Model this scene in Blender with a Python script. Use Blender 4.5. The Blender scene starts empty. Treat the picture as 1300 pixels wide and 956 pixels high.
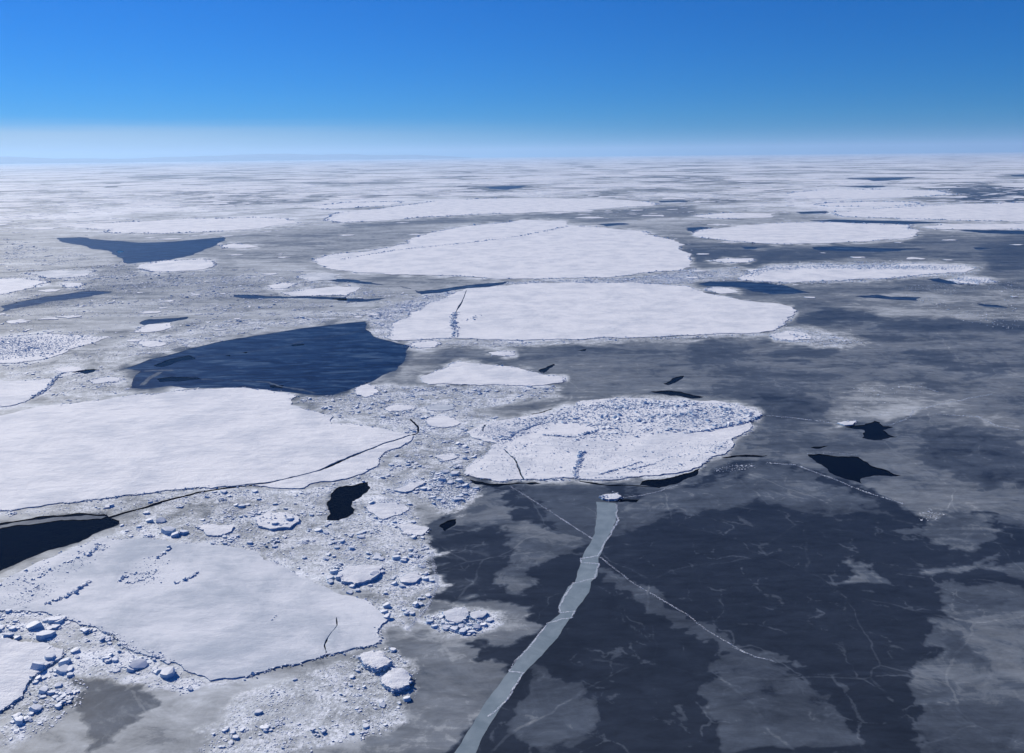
import bpy, bmesh, math, random
import numpy as np
from mathutils import Vector, Matrix
from mathutils.geometry import delaunay_2d_cdt

# ------------------------------------------------------------------ camera
S = bpy.context.scene
C = S.collection
H = 200.0                      # aircraft height above the sea, metres
F = 1000.0                     # focal length in photo pixels (1300 px wide)
PX, PY = 650.0, 433.0          # optical axis in the photo
pitch = math.atan(236.0 / F)
roll = math.atan(14.0 / 1300.0)
fwd = np.array([0, math.cos(pitch), -math.sin(pitch)])
r0 = np.array([1.0, 0, 0]); u0 = np.array([0, math.sin(pitch), math.cos(pitch)])
RT = math.cos(roll) * r0 - math.sin(roll) * u0
UP = math.sin(roll) * r0 + math.cos(roll) * u0
cd = bpy.data.cameras.new('camera'); cam = bpy.data.objects.new('camera', cd); C.objects.link(cam)
cam.matrix_world = Matrix(((RT[0], UP[0], -fwd[0], 0), (RT[1], UP[1], -fwd[1], 0), (RT[2], UP[2], -fwd[2], H), (0, 0, 0, 1)))
cd.sensor_fit = 'HORIZONTAL'; cd.sensor_width = 36.0; cd.lens = 36.0 * F / 1300.0
cd.shift_y = -(478.0 - PY) / 1300.0
cd.clip_start = 1.0; cd.clip_end = 400000.0
S.camera = cam

# ------------------------------------------------------------------ sky, sun, exposure
SUN_EL, SUN_AZ = math.radians(33), math.radians(-50)      # azimuth from +Y, negative = left
w = bpy.data.worlds.new('World'); S.world = w; w.use_nodes = True
nt = w.node_tree; nt.nodes.clear()
N = nt.nodes.new; L = nt.links.new
out = N('ShaderNodeOutputWorld'); bg = N('ShaderNodeBackground'); sky = N('ShaderNodeTexSky')
sky.sky_type = 'NISHITA'; sky.sun_disc = False; sky.sun_elevation = SUN_EL; sky.sun_rotation = SUN_AZ
sky.altitude = 200; sky.air_density = 1.0; sky.dust_density = 0.0; sky.ozone_density = 5.0
hsv = N('ShaderNodeHueSaturation'); hsv.inputs['Saturation'].default_value = 1.12
sc_ = N('ShaderNodeVectorMath'); sc_.operation = 'MULTIPLY'; sc_.inputs[1].default_value = (0.10, 0.395, 0.85)
# a thin veil of stratus low over the horizon, dissolving towards the right
geo = N('ShaderNodeTexCoord'); sep = N('ShaderNodeSeparateXYZ'); L(geo.outputs['Generated'], sep.inputs[0])
nmap = N('ShaderNodeMapping'); nmap.inputs['Scale'].default_value = (2.2, 2.2, 60); L(geo.outputs['Generated'], nmap.inputs[0])
nz = N('ShaderNodeTexNoise'); nz.inputs['Scale'].default_value = 1.6; nz.inputs['Detail'].default_value = 5; L(nmap.outputs[0], nz.inputs['Vector'])
elw = N('ShaderNodeMath'); elw.operation = 'MULTIPLY_ADD'; elw.inputs[1].default_value = 0.012; L(nz.outputs[0], elw.inputs[0]); L(sep.outputs['Z'], elw.inputs[2])
band = N('ShaderNodeMapRange'); band.interpolation_type = 'SMOOTHSTEP'
band.inputs['From Min'].default_value = 0.053; band.inputs['From Max'].default_value = 0.028; L(elw.outputs[0], band.inputs['Value'])
side = N('ShaderNodeMapRange'); side.interpolation_type = 'SMOOTHSTEP'
side.inputs['From Min'].default_value = 0.22; side.inputs['From Max'].default_value = -0.65; L(sep.outputs['X'], side.inputs['Value'])
mul = N('ShaderNodeMath'); mul.operation = 'MULTIPLY'; L(band.outputs[0], mul.inputs[0]); L(side.outputs[0], mul.inputs[1])
mul2 = N('ShaderNodeMath'); mul2.operation = 'MULTIPLY'; mul2.inputs[1].default_value = 0.62; L(mul.outputs[0], mul2.inputs[0])
mix = N('ShaderNodeMix'); mix.data_type = 'RGBA'; mix.inputs['B'].default_value = (5.4, 6.1, 6.9, 1)
L(sky.outputs[0], sc_.inputs[0]); L(sc_.outputs[0], hsv.inputs['Color']); L(hsv.outputs[0], mix.inputs['A']); L(mul2.outputs[0], mix.inputs['Factor'])
bg.inputs['Strength'].default_value = 0.10
L(mix.outputs['Result'], bg.inputs[0]); L(bg.outputs[0], out.inputs[0])
sl = bpy.data.lights.new('sun', 'SUN'); sl.energy = 4.8; sl.angle = math.radians(0.55); sl.color = (1.0, 0.935, 0.83)
so = bpy.data.objects.new('sun', sl); C.objects.link(so)
SD = Vector((math.sin(SUN_AZ) * math.cos(SUN_EL), math.cos(SUN_AZ) * math.cos(SUN_EL), math.sin(SUN_EL)))
so.rotation_euler = SD.to_track_quat('Z', 'Y').to_euler(); so.location = (0, 0, 300)
S.view_settings.view_transform = 'Standard'; S.view_settings.look = 'None'
S.view_settings.exposure = 0.0; S.view_settings.gamma = 1.0; S.view_settings.use_curve_mapping = False
S.cycles.max_bounces = 5; S.cycles.diffuse_bounces = 2; S.cycles.glossy_bounces = 2; S.cycles.volume_bounces = 1
S.cycles.use_denoising = True

# ------------------------------------------------------------------ helpers
rng = np.random.default_rng(7); random.seed(7)
def ray(p):
    p = np.atleast_2d(np.asarray(p, float))
    return fwd + np.outer((p[:, 0] - PX) / F, RT) + np.outer((PY - p[:, 1]) / F, UP)
def gnd(p):                                      # photo pixel -> point on the sea
    d = ray(p); t = -H / np.minimum(d[:, 2], -0.0022)
    return (d * t[:, None])[:, :2]
def pix(q):                                      # point on the sea -> photo pixel
    q = np.atleast_2d(q); v = np.column_stack([q, np.full(len(q), -H)])
    z = v @ fwd; z = np.where(z < 1, 1, z)
    return np.column_stack([PX + F * (v @ RT) / z, PY - F * (v @ UP) / z])
def dist(q): return np.sqrt((np.atleast_2d(q) ** 2).sum(1) + H * H)
def inside(pts, poly):
    poly = np.asarray(poly, float); pts = np.atleast_2d(pts); res = np.zeros(len(pts), bool)
    lo, hi = poly.min(0), poly.max(0)
    idx = np.where(((pts >= lo) & (pts <= hi)).all(1))[0]
    if not len(idx): return res
    x, y = pts[idx, 0], pts[idx, 1]; c = np.zeros(len(idx), bool)
    a, b = poly, np.roll(poly, -1, 0)
    for (x0, y0), (x1, y1) in zip(a, b):
        if y0 == y1: continue
        c ^= ((y0 > y) != (y1 > y)) & (x < (x1 - x0) * (y - y0) / (y1 - y0) + x0)
    res[idx] = c
    return res
def segdist(pts, poly, closed=True):
    poly = np.asarray(poly, float); best = np.full(len(pts), 1e18)
    ends = np.roll(poly, -1, 0) if closed else poly[1:]
    for a, b in zip(poly, ends):
        d = b - a; l2 = (d @ d) or 1e-9
        t = np.clip(((pts - a) @ d) / l2, 0, 1)
        e = pts - (a + t[:, None] * d); best = np.minimum(best, (e * e).sum(1))
    return np.sqrt(best)
def hsh(ix, iy, s):
    n = (ix * 374761393 + iy * 668265263 + s * 974634177) & 0xffffffff
    n = ((n ^ (n >> 13)) * 1274126177) & 0xffffffff
    return ((n ^ (n >> 16)) & 0xffff) / 65535.0
def vnoise(p, s=0):
    i = np.floor(p).astype(np.int64); f = p - i; f = f * f * (3 - 2 * f)
    a, b = hsh(i[:, 0], i[:, 1], s), hsh(i[:, 0] + 1, i[:, 1], s)
    c, d = hsh(i[:, 0], i[:, 1] + 1, s), hsh(i[:, 0] + 1, i[:, 1] + 1, s)
    return (a * (1 - f[:, 0]) + b * f[:, 0]) * (1 - f[:, 1]) + (c * (1 - f[:, 0]) + d * f[:, 0]) * f[:, 1]
def fbm(p, s=0, o=5, g=0.5):
    r = np.zeros(len(p)); a = 1.0; t = 0.0
    for k in range(o):
        r += a * vnoise(p * 2 ** k, s + k * 17); t += a; a *= g
    return r / t
def mesh(name, v, groups, mats, attrs=None, smooth=False):
    """groups: list of (faces array n x k, material index)"""
    me = bpy.data.meshes.new(name)
    v = np.asarray(v, np.float32)
    loops = np.concatenate([np.asarray(f, np.int32).ravel() for f, _ in groups])
    sizes = np.concatenate([np.full(len(f), f.shape[1], np.int32) for f, _ in groups])
    mi = np.concatenate([np.full(len(f), m, np.int32) for f, m in groups])
    me.vertices.add(len(v)); me.vertices.foreach_set('co', v.ravel())
    me.loops.add(len(loops)); me.loops.foreach_set('vertex_index', loops)
    me.polygons.add(len(sizes)); me.polygons.foreach_set('loop_start', np.concatenate([[0], np.cumsum(sizes)[:-1]]).astype(np.int32))
    me.polygons.foreach_set('loop_total', sizes)
    me.polygons.foreach_set('material_index', mi)
    me.polygons.foreach_set('use_smooth', np.full(len(sizes), bool(smooth)) if smooth != 'top' else (sizes == 3))
    for k, a in (attrs or {}).items():
        at = me.attributes.new(k, 'FLOAT', 'POINT'); at.data.foreach_set('value', np.asarray(a, np.float32))
    for m in mats: me.materials.append(M[m])
    me.update(calc_edges=True); me.validate()
    return me
def obj(name, me, parent=None, loc=None, label=None, cat=None, group=None, kind=None):
    o = bpy.data.objects.new(name, me); C.objects.link(o)
    if parent is not None: o.parent = parent
    if loc is not None: o.location = loc
    for k, val in (('label', label), ('category', cat), ('group', group), ('kind', kind)):
        if val: o[k] = val
    return o
def jag(poly, amp=0.10, minlen=None, seed=0, keep=False):
    """an outline broken up the way ice breaks: midpoint displacement"""
    rn = random.Random(seed); pts = [np.array(p, float) for p in poly]
    for lev in range(7):
        nxt = []; did = False
        for i, a in enumerate(pts):
            b = pts[(i + 1) % len(pts)]; nxt.append(a); e = b - a; l = math.hypot(*e)
            ml = minlen if minlen else 0.0022 * math.sqrt(a @ a + H * H)
            if l > 2 * ml:
                did = True
                n = np.array([-e[1], e[0]]); m = (a + b) * 0.5
                if not keep: m = m + n * rn.uniform(-amp, amp)
                nxt.append(m)
        pts = nxt
        if not did: break
    return np.array(pts)
def strip(line, width):
    """closed polygon (px) of an open polyline with its own width per point (px across, foreshortened in y)"""
    line = np.asarray(line, float); n = len(line); wd = np.broadcast_to(width, (n,)).astype(float)
    q = gnd(line); t = np.gradient(q, axis=0); t /= np.linalg.norm(t, axis=1)[:, None] + 1e-9
    nn = np.column_stack([-t[:, 1], t[:, 0]]); hw = wd * dist(q) / F / 2
    return np.concatenate([q + nn * hw[:, None], (q - nn * hw[:, None])[::-1]])

# ------------------------------------------------------------------ materials
M = {}
def mat(name):
    m = bpy.data.materials.new(name); m.use_nodes = True; t = m.node_tree
    b = t.nodes['Principled BSDF']; M[name] = m
    return m, t, b, t.nodes.new, t.links.new
def noise(t, vec, scale, detail=4, rough=0.5, dist_=0.0, stretch=None, rot=0.0):
    n = t.nodes.new('ShaderNodeTexNoise'); n.inputs['Scale'].default_value = scale; n.inputs['Detail'].default_value = detail
    n.inputs['Roughness'].default_value = rough; n.inputs['Distortion'].default_value = dist_
    if stretch:
        mp = t.nodes.new('ShaderNodeMapping'); mp.inputs['Scale'].default_value = stretch; mp.inputs['Rotation'].default_value = (0, 0, rot)
        t.links.new(vec, mp.inputs[0]); vec = mp.outputs[0]
    t.links.new(vec, n.inputs['Vector']); return n.outputs[0]
def rampn(t, fac, stops):
    r = t.nodes.new('ShaderNodeValToRGB'); e = r.color_ramp.elements
    while len(e) < len(stops): e.new(0.5)
    for i, (p, c) in enumerate(stops): e[i].position = p; e[i].color = (*c, 1)
    t.links.new(fac, r.inputs[0]); return r.outputs[0]
def mth(t, op, a, b=None, c=None, clamp=False):
    n = t.nodes.new('ShaderNodeMath'); n.operation = op; n.use_clamp = clamp
    for i, x in enumerate((a, b, c)):
        if x is None: continue
        if isinstance(x, (int, float)): n.inputs[i].default_value = x
        else: t.links.new(x, n.inputs[i])
    return n.outputs[0]
def mixc(t, f, a, b):
    n = t.nodes.new('ShaderNodeMix'); n.data_type = 'RGBA'
    for k, x in (('Factor', f), ('A', a), ('B', b)):
        if isinstance(x, tuple): n.inputs[k].default_value = (*x, 1)
        elif isinstance(x, (int, float)): n.inputs[k].default_value = x
        else: t.links.new(x, n.inputs[k])
    return n.outputs['Result']
def bump(t, b, h, dist_, strength=1.0):
    n = t.nodes.new('ShaderNodeBump'); n.inputs['Strength'].default_value = strength; n.inputs['Distance'].default_value = dist_
    t.links.new(h, n.inputs['Height']); t.links.new(n.outputs[0], b.inputs['Normal'])
def pos(t): return t.nodes.new('ShaderNodeNewGeometry').outputs['Position']
def nrmz(t):
    g = t.nodes.new('ShaderNodeNewGeometry'); s = t.nodes.new('ShaderNodeSeparateXYZ'); t.links.new(g.outputs['True Normal'], s.inputs[0]); return s.outputs['Z']
def smooth(t, x, a, b):
    n = t.nodes.new('ShaderNodeMapRange'); n.interpolation_type = 'SMOOTHSTEP'; n.inputs['From Min'].default_value = a; n.inputs['From Max'].default_value = b
    t.links.new(x, n.inputs['Value']); return n.outputs[0]
BLUE = (0.22, 0.36, 0.55)  # steep floe sides: ice blue, darkened to paint in their shade
def snow(name, white, grey, lo, hi, bumpd, wb=.62):
    m, t, b, _, _ = mat(name); p = pos(t)
    big = noise(t, p, 0.022, 8, 0.66, 0.2); sas = noise(t, p, 0.10, 7, 0.68, 0.3, (0.5, 1.5, 1), 0.35)
    fin = noise(t, p, 1.3, 3, 0.6)
    k = mth(t, 'ADD', mth(t, 'MULTIPLY', big, wb), mth(t, 'MULTIPLY', sas, 1 - wb))
    top = mixc(t, smooth(t, k, lo, hi), white, grey)
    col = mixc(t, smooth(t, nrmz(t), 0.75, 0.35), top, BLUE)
    t.links.new(col, b.inputs['Base Color']); b.inputs['Roughness'].default_value = 0.75; b.inputs['Specular IOR Level'].default_value = 0.15
    bump(t, b, mth(t, 'ADD', mth(t, 'ADD', sas, mth(t, 'MULTIPLY', big, 1.6)), mth(t, 'MULTIPLY', fin, 0.16)), bumpd, 1.0)
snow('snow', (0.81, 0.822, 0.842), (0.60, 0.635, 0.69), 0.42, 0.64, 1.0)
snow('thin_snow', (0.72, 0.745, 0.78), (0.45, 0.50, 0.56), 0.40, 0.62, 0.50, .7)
# rubble: snow on the flats, steep faces blue ice with their shade painted into the colour
m, t, b, _, _ = mat('ice_rubble'); p = pos(t); n1 = noise(t, p, 0.35, 3)
top = mixc(t, smooth(t, n1, 0.35, 0.65), (0.82, 0.835, 0.86), (0.70, 0.74, 0.79))
col = mixc(t, smooth(t, nrmz(t), 0.55, 0.15), top, mixc(t, n1, (0.16, 0.32, 0.55), (0.50, 0.62, 0.74)))
t.links.new(col, b.inputs['Base Color']); b.inputs['Roughness'].default_value = 0.6; b.inputs['Specular IOR Level'].default_value = 0.25
bump(t, b, noise(t, p, 3.0, 3), 0.04)
# young sea ice: nilas, grey ice, slush, packed snow; its thickness is carried by the mesh
m, t, b, _, _ = mat('young_ice'); p = pos(t)
def attr(t, n):
    a = t.nodes.new('ShaderNodeAttribute'); a.attribute_name = n; return a.outputs['Fac']
tone, slush, pack = attr(t, 'tone'), attr(t, 'slush'), attr(t, 'pack')
wide = noise(t, p, 0.009, 7, 0.60, 0.7, (0.8, 1.25, 1)); mid = noise(t, p, 0.05, 8, 0.70, 1.2); fine = noise(t, p, 0.7, 4, 0.65)
far = noise(t, p, 0.0011, 12, 0.70, 0.4)
namp = t.nodes.new('ShaderNodeMapRange'); namp.inputs['From Min'].default_value = 0.08; namp.inputs['From Max'].default_value = 0.34; namp.inputs['To Min'].default_value = 0.35; t.links.new(tone, namp.inputs['Value']); namp = namp.outputs[0]
strk = noise(t, p, 0.022, 9, 0.72, 0.9, (0.35, 1.5, 1), -0.45)
tt = mth(t, 'ADD', tone, mth(t, 'MULTIPLY', mth(t, 'MULTIPLY', mth(t, 'SUBTRACT', wide, 0.5), namp), 0.40))
tt = mth(t, 'ADD', tt, mth(t, 'MULTIPLY', mth(t, 'MULTIPLY', mth(t, 'SUBTRACT', mid, 0.5), namp), 0.38))
tt = mth(t, 'ADD', tt, mth(t, 'MULTIPLY', mth(t, 'MULTIPLY', mth(t, 'SUBTRACT', strk, 0.5), namp), 0.44))
tt = mth(t, 'ADD', tt, mth(t, 'MULTIPLY', mth(t, 'SUBTRACT', fine, 0.5), 0.05))
tt = mth(t, 'ADD', tt, mth(t, 'MULTIPLY', mth(t, 'MAXIMUM', mth(t, 'MULTIPLY', mth(t, 'SUBTRACT', far, 0.50), 3.0), -0.24), pack))
chip = t.nodes.new('ShaderNodeTexVoronoi'); chip.inputs['Scale'].default_value = 0.9; chip.inputs['Detail'].default_value = 2; chip.inputs['Roughness'].default_value = 0.7; t.links.new(p, chip.inputs['Vector'])
chc = t.nodes.new('ShaderNodeSeparateColor'); t.links.new(chip.outputs['Color'], chc.inputs[0])
chv = mth(t, 'MULTIPLY', mth(t, 'SUBTRACT', chc.outputs[0], 0.55), smooth(t, mid, 0.36, 0.60))
tt = mth(t, 'ADD', tt, mth(t, 'MULTIPLY', mth(t, 'ADD', mth(t, 'MULTIPLY', mth(t, 'SUBTRACT', fine, 0.5), 0.6), mth(t, 'MULTIPLY', chv, 0.55)), slush))
vor = t.nodes.new('ShaderNodeTexVoronoi'); vor.feature = 'DISTANCE_TO_EDGE'; vor.inputs['Scale'].default_value = 0.045
wv = t.nodes.new('ShaderNodeVectorMath'); wv.operation = 'MULTIPLY_ADD'
nv = t.nodes.new('ShaderNodeTexNoise'); nv.inputs['Scale'].default_value = 0.045; nv.inputs['Detail'].default_value = 4; t.links.new(p, nv.inputs['Vector'])
t.links.new(nv.outputs['Color'], wv.inputs[0]); wv.inputs[1].default_value = (34, 34, 0); t.links.new(p, wv.inputs[2]); t.links.new(wv.outputs[0], vor.inputs['Vector'])
vein = mth(t, 'MULTIPLY', smooth(t, vor.outputs['Distance'], 0.045, 0.0), smooth(t, mid, 0.45, 0.62))
tt = mth(t, 'ADD', tt, mth(t, 'MULTIPLY', mth(t, 'MULTIPLY', vein, 0.12), smooth(t, tone, 0.45, 0.15)), clamp=True)
vo2 = t.nodes.new('ShaderNodeTexVoronoi'); vo2.feature = 'DISTANCE_TO_EDGE'; vo2.inputs['Scale'].default_value = 0.013; vo2.inputs['Randomness'].default_value = 1.0
wv2 = t.nodes.new('ShaderNodeVectorMath'); wv2.operation = 'MULTIPLY_ADD'; t.links.new(nv.outputs['Color'], wv2.inputs[0]); wv2.inputs[1].default_value = (11, 11, 0); t.links.new(p, wv2.inputs[2]); t.links.new(wv2.outputs[0], vo2.inputs['Vector'])
hair = mth(t, 'MULTIPLY', smooth(t, vo2.outputs['Distance'], 0.008, 0.002), smooth(t, strk, 0.36, 0.52))
tt = mth(t, 'ADD', tt, mth(t, 'MULTIPLY', mth(t, 'MULTIPLY', hair, 0.06), smooth(t, tone, 0.52, 0.35)), clamp=True)
col = rampn(t, tt, [(0.0, (0.017, 0.023, 0.035)), (0.175, (0.029, 0.038, 0.055)), (0.205, (0.052, 0.065, 0.086)), (0.335, (0.092, 0.112, 0.140)),
                    (0.36, (0.135, 0.157, 0.182)), (0.47, (0.200, 0.222, 0.242)), (0.495, (0.285, 0.308, 0.322)), (0.62, (0.435, 0.462, 0.478)), (0.72, (0.55, 0.585, 0.61)), (0.82, (0.69, 0.72, 0.755)), (1.0, (0.78, 0.805, 0.835))])
gr1 = noise(t, p, 0.16, 6, 0.68, 0.6, (0.5, 1.3, 1), -0.45)
gmul = mth(t, 'ADD', 1.0, mth(t, 'ADD', mth(t, 'MULTIPLY', mth(t, 'SUBTRACT', gr1, 0.5), 1.1), mth(t, 'MULTIPLY', mth(t, 'SUBTRACT', strk, 0.5), 0.9)))
sc = t.nodes.new('ShaderNodeVectorMath'); sc.operation = 'SCALE'; t.links.new(col, sc.inputs[0]); t.links.new(gmul, sc.inputs['Scale']); col = sc.outputs[0]
t.links.new(col, b.inputs['Base Color']); b.inputs['IOR'].default_value = 1.31; b.inputs['Specular IOR Level'].default_value = 0.25
rr = t.nodes.new('ShaderNodeMapRange'); rr.inputs['To Min'].default_value = 0.30; rr.inputs['To Max'].default_value = 0.75; t.links.new(tt, rr.inputs['Value']); t.links.new(rr.outputs[0], b.inputs['Roughness'])
bump(t, b, mth(t, 'MULTIPLY', fine, mth(t, 'ADD', slush, 0.06)), 0.55)
# dark blue nilas of the large refrozen polynya
m, t, b, _, _ = mat('dark_nilas'); p = pos(t)
k = noise(t, p, 0.06, 9, 0.76, 1.0, (0.4, 1.5, 1), 0.2)
col = rampn(t, k, [(0.38, (0.001, 0.006, 0.028)), (0.47, (0.004, 0.016, 0.060)), (0.54, (0.014, 0.040, 0.100)), (0.64, (0.075, 0.115, 0.175))])
t.links.new(col, b.inputs['Base Color']); b.inputs['Roughness'].default_value = 0.35; b.inputs['IOR'].default_value = 1.31; b.inputs['Specular IOR Level'].default_value = 0.14
bump(t, b, noise(t, p, 0.5, 3), 0.04)
m, t, b, _, _ = mat('sea_water'); p = pos(t)
b.inputs['Base Color'].default_value = (0.002, 0.005, 0.014, 1); b.inputs['Roughness'].default_value = 0.12; b.inputs['IOR'].default_value = 1.33; b.inputs['Specular IOR Level'].default_value = 0.03
bump(t, b, noise(t, p, 0.8, 3, 0.5, 0.3, (0.6, 1.4, 1)), 0.05)
m, t, b, _, _ = mat('refrozen_ice'); p = pos(t); k = noise(t, p, 0.12, 5, 0.6, 0.5)
t.links.new(rampn(t, k, [(0.3, (0.165, 0.215, 0.245)), (0.7, (0.26, 0.315, 0.345))]), b.inputs['Base Color']); b.inputs['Roughness'].default_value = 0.4; b.inputs['IOR'].default_value = 1.31
m, t, b, _, _ = mat('frosted_nilas'); p = pos(t); k = noise(t, p, 0.15, 6, 0.7, 0.5)
t.links.new(rampn(t, k, [(0.38, (0.012, 0.03, 0.075)), (0.65, (0.085, 0.12, 0.165))]), b.inputs['Base Color']); b.inputs['Roughness'].default_value = 0.5; b.inputs['Specular IOR Level'].default_value = 0.15
m, t, b, _, _ = mat('hill_forest'); p = pos(t)
t.links.new(rampn(t, noise(t, p, 0.0015, 6), [(0.35, (0.04, 0.06, 0.09)), (0.75, (0.20, 0.23, 0.28))]), b.inputs['Base Color']); b.inputs['Roughness'].default_value = 0.9

# ------------------------------------------------------------------ traced outlines (photo pixels)
LEADS = {  # open water: holes in the young ice
 'l_far1': [(616,238),(640,236),(667,236),(658,239),(643,241),(625,240)],
 'l_far2': [(1075,226),(1100,226),(1140,225),(1165,225),(1150,228),(1110,230)],
 'l_far3': [(758,285),(790,283),(800,285),(770,287.5)],
 'l_far4': [(836,255),(870,254),(872,256.5),(840,257)],
 'l_far5': [(1026,280),(1060,278.5),(1130,280),(1232,283),(1150,285),(1060,283)],
 'l_far6': [(1215,292),(1260,292),(1302,293),(1302,297.5),(1249,296)],
 'l_far7': [(1010,269),(1050,268),(1048,271),(1015,271.5)],
 'l_far8': [(1060,237),(1100,235.5),(1140,236),(1100,238.5)],
 'l_far9': [(1285,222),(1302,221),(1302,224),(1288,224)],
 'l_r1': [(870,289),(890,288),(907,289),(900,293),(880,297),(872,293)],
 'l_r2': [(1030,314),(1060,312.5),(1120,315),(1175,316),(1140,319),(1040,318)],
 'l_r3': [(887,360),(901,357),(951,358),(995,362),(1010,367),(1029,372),(982,374),(955,370),(941,365),(897,363)],
 'l_r4': [(1085,376),(1114,374),(1131,377),(1171,377),(1165,382),(1144,381),(1097,378)],
 'l_r5': [(1175,354),(1192,353),(1226,362),(1205,360.5)],
 'l_r6': [(1240,385),(1265,387),(1280,391),(1250,389)],
 'l_r7': [(939,313.5),(968,313.5),(960,316),(945,316.5)],
 'l_r8': [(1233,314),(1262,315),(1240,317)],
 'l_a': [(0,389),(34,381),(78,374),(118,369),(142,370),(112,377),(68,382),(34,389),(-2,397)],
 'l_b': [(295,374),(315,374),(338,376),(400,376.5),(440,377),(440,381),(372,378.5),(311,379),(296,377)],
 'l_c': [(508,363),(531,370),(559,367),(592,362),(647,357),(640,361),(592,366),(559,372),(535,374)],
 'l_d': [(420,379),(464,380),(494,378),(467,383),(430,382)],
 'l_e': [(400,353),(430,354),(450,355),(488,362),(464,360.5),(430,358)],
 'l_f': [(176,410),(190,405),(217,404),(237,402),(237,405),(217,409),(183,413)],
 'l_g': [(90,473),(110,469),(127,469),(108,475)],
 'l_h': [(826,497),(853,496),(870,499),(894,504),(880,506),(850,502)],
 'l_i': [(0,664),(34,659),(78,654),(135,653),(152,661),(149,667),(129,674),(112,683),(85,693),(51,703),(17,718),(-30,740),(-60,700),(-40,670)],
 'l_j': [(420,628),(430,618),(467,612),(470,620),(452,634),(450,652),(430,661),(415,660),(416,645)],
 'l_k': [(557,668),(568,661),(579,659),(575,668),(565,675)],
 'l_l': [(587,603),(606,611),(633,614),(680,612),(690,614),(633,618),(604,615)],
 'l_m': [(815,611),(850,606.5),(888,594),(880,605),(860,614),(836,619),(812,616)],
 'l_n': [(784,634),(812,634),(808,638),(787,637.5)],
 'l_o': [(1026,577),(1039,576),(1090,580),(1104,590),(1144,604),(1094,607),(1094,614),(1070,607),(1053,600),(1043,590)],
 'l_p': [(1073,542),(1110,534),(1117,536),(1121,541),(1134,542),(1121,546),(1127,551),(1139,555),(1110,559),(1094,556),(1097,546)],
 'l_q': [(916,581),(938,578),(975,578),(962,580.5)],
 'l_s': [(1029,568),(1053,566),(1036,570)],
 'l_t': [(683,471),(698,464),(704,462),(697,469),(688,474)],
 'l_u': [(842,487),(850,484),(862,478),(868,477),(862,483),(848,489)],
 'l_v': [(152,317.5),(158,319.5),(152,322),(148,320)],
 'l_w': [(733,445),(745,443),(743,446)],
}
CRACKS = [  # narrow cracks (polyline, width px)
 ([(-20,676),(27,668),(85,662),(129,660),(149,654),(186,644),(217,634),(250,625.5),(288,619.5),(339,614),(372,606.5),(406,598),(440,583),(457,576),(487,564),(515,555),(531,550),(530,541),(521,532)], [6,6,6,6,5.5,5.5,5.2,5.2,5,4.6,4.2,4,4,4,3.6,3,3,3,2.4]),
 ([(640,571),(653,583),(659,596),(665,609)], [1.5,2.2,2.2,2.0]),
 ([(613,548),(616,540)], [2.0,2.4]),
 ([(592,369),(588,380),(579,397),(575,408)], [.9,.9,.9,.7]),
 ([(0,346),(40,344),(98,340),(152,335)], [2,2,2,2.5]),
 ([(415,834),(412,820),(420,805),(428,795),(427,785)], [2.2,1.6,1.2,1.0,.8]),
 ([(736,611),(770,616),(800,616),(838,619)], [2.2,2.5,2.2,2.5]),
 ([(675,526),(690,523),(701,519)], [2,3,2]),
]
POLYNYA = [(157,468),(190,456),(237,444),(288,432),(339,424),(389,416),(440,410),(464,408),(464,417),(474,427),(491,432),(521,439),(515,453),(503,470),(471,485),(433,498),(420,502),(389,501),(366,498),(322,494),(281,492),(237,493),(217,490),(183,494),(166,493),(169,481),(179,471)]
POLY_HOLES = [[(195,464),(215,456),(240,451),(249,456),(230,458),(205,466)],
              [(199,481),(217,478),(250,479),(256,481),(230,484),(203,485)],
              [(342,489),(360,489),(359,493),(343,492)], [(369,438),(385,436.5),(387,438),(372,439.5)],
              [(286,451),(292,450.5),(292,452.5)],[(307,447),(315,446.5),(312,448.5)]]
BLUELEAD = [(71,302),(102,301),(135,305),(176,308),(217,307),(264,303),(284,301),(271,313),(244,324),(223,328),(217,330),(162,335),(149,326),(135,318),(112,314),(88,309)]

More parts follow.
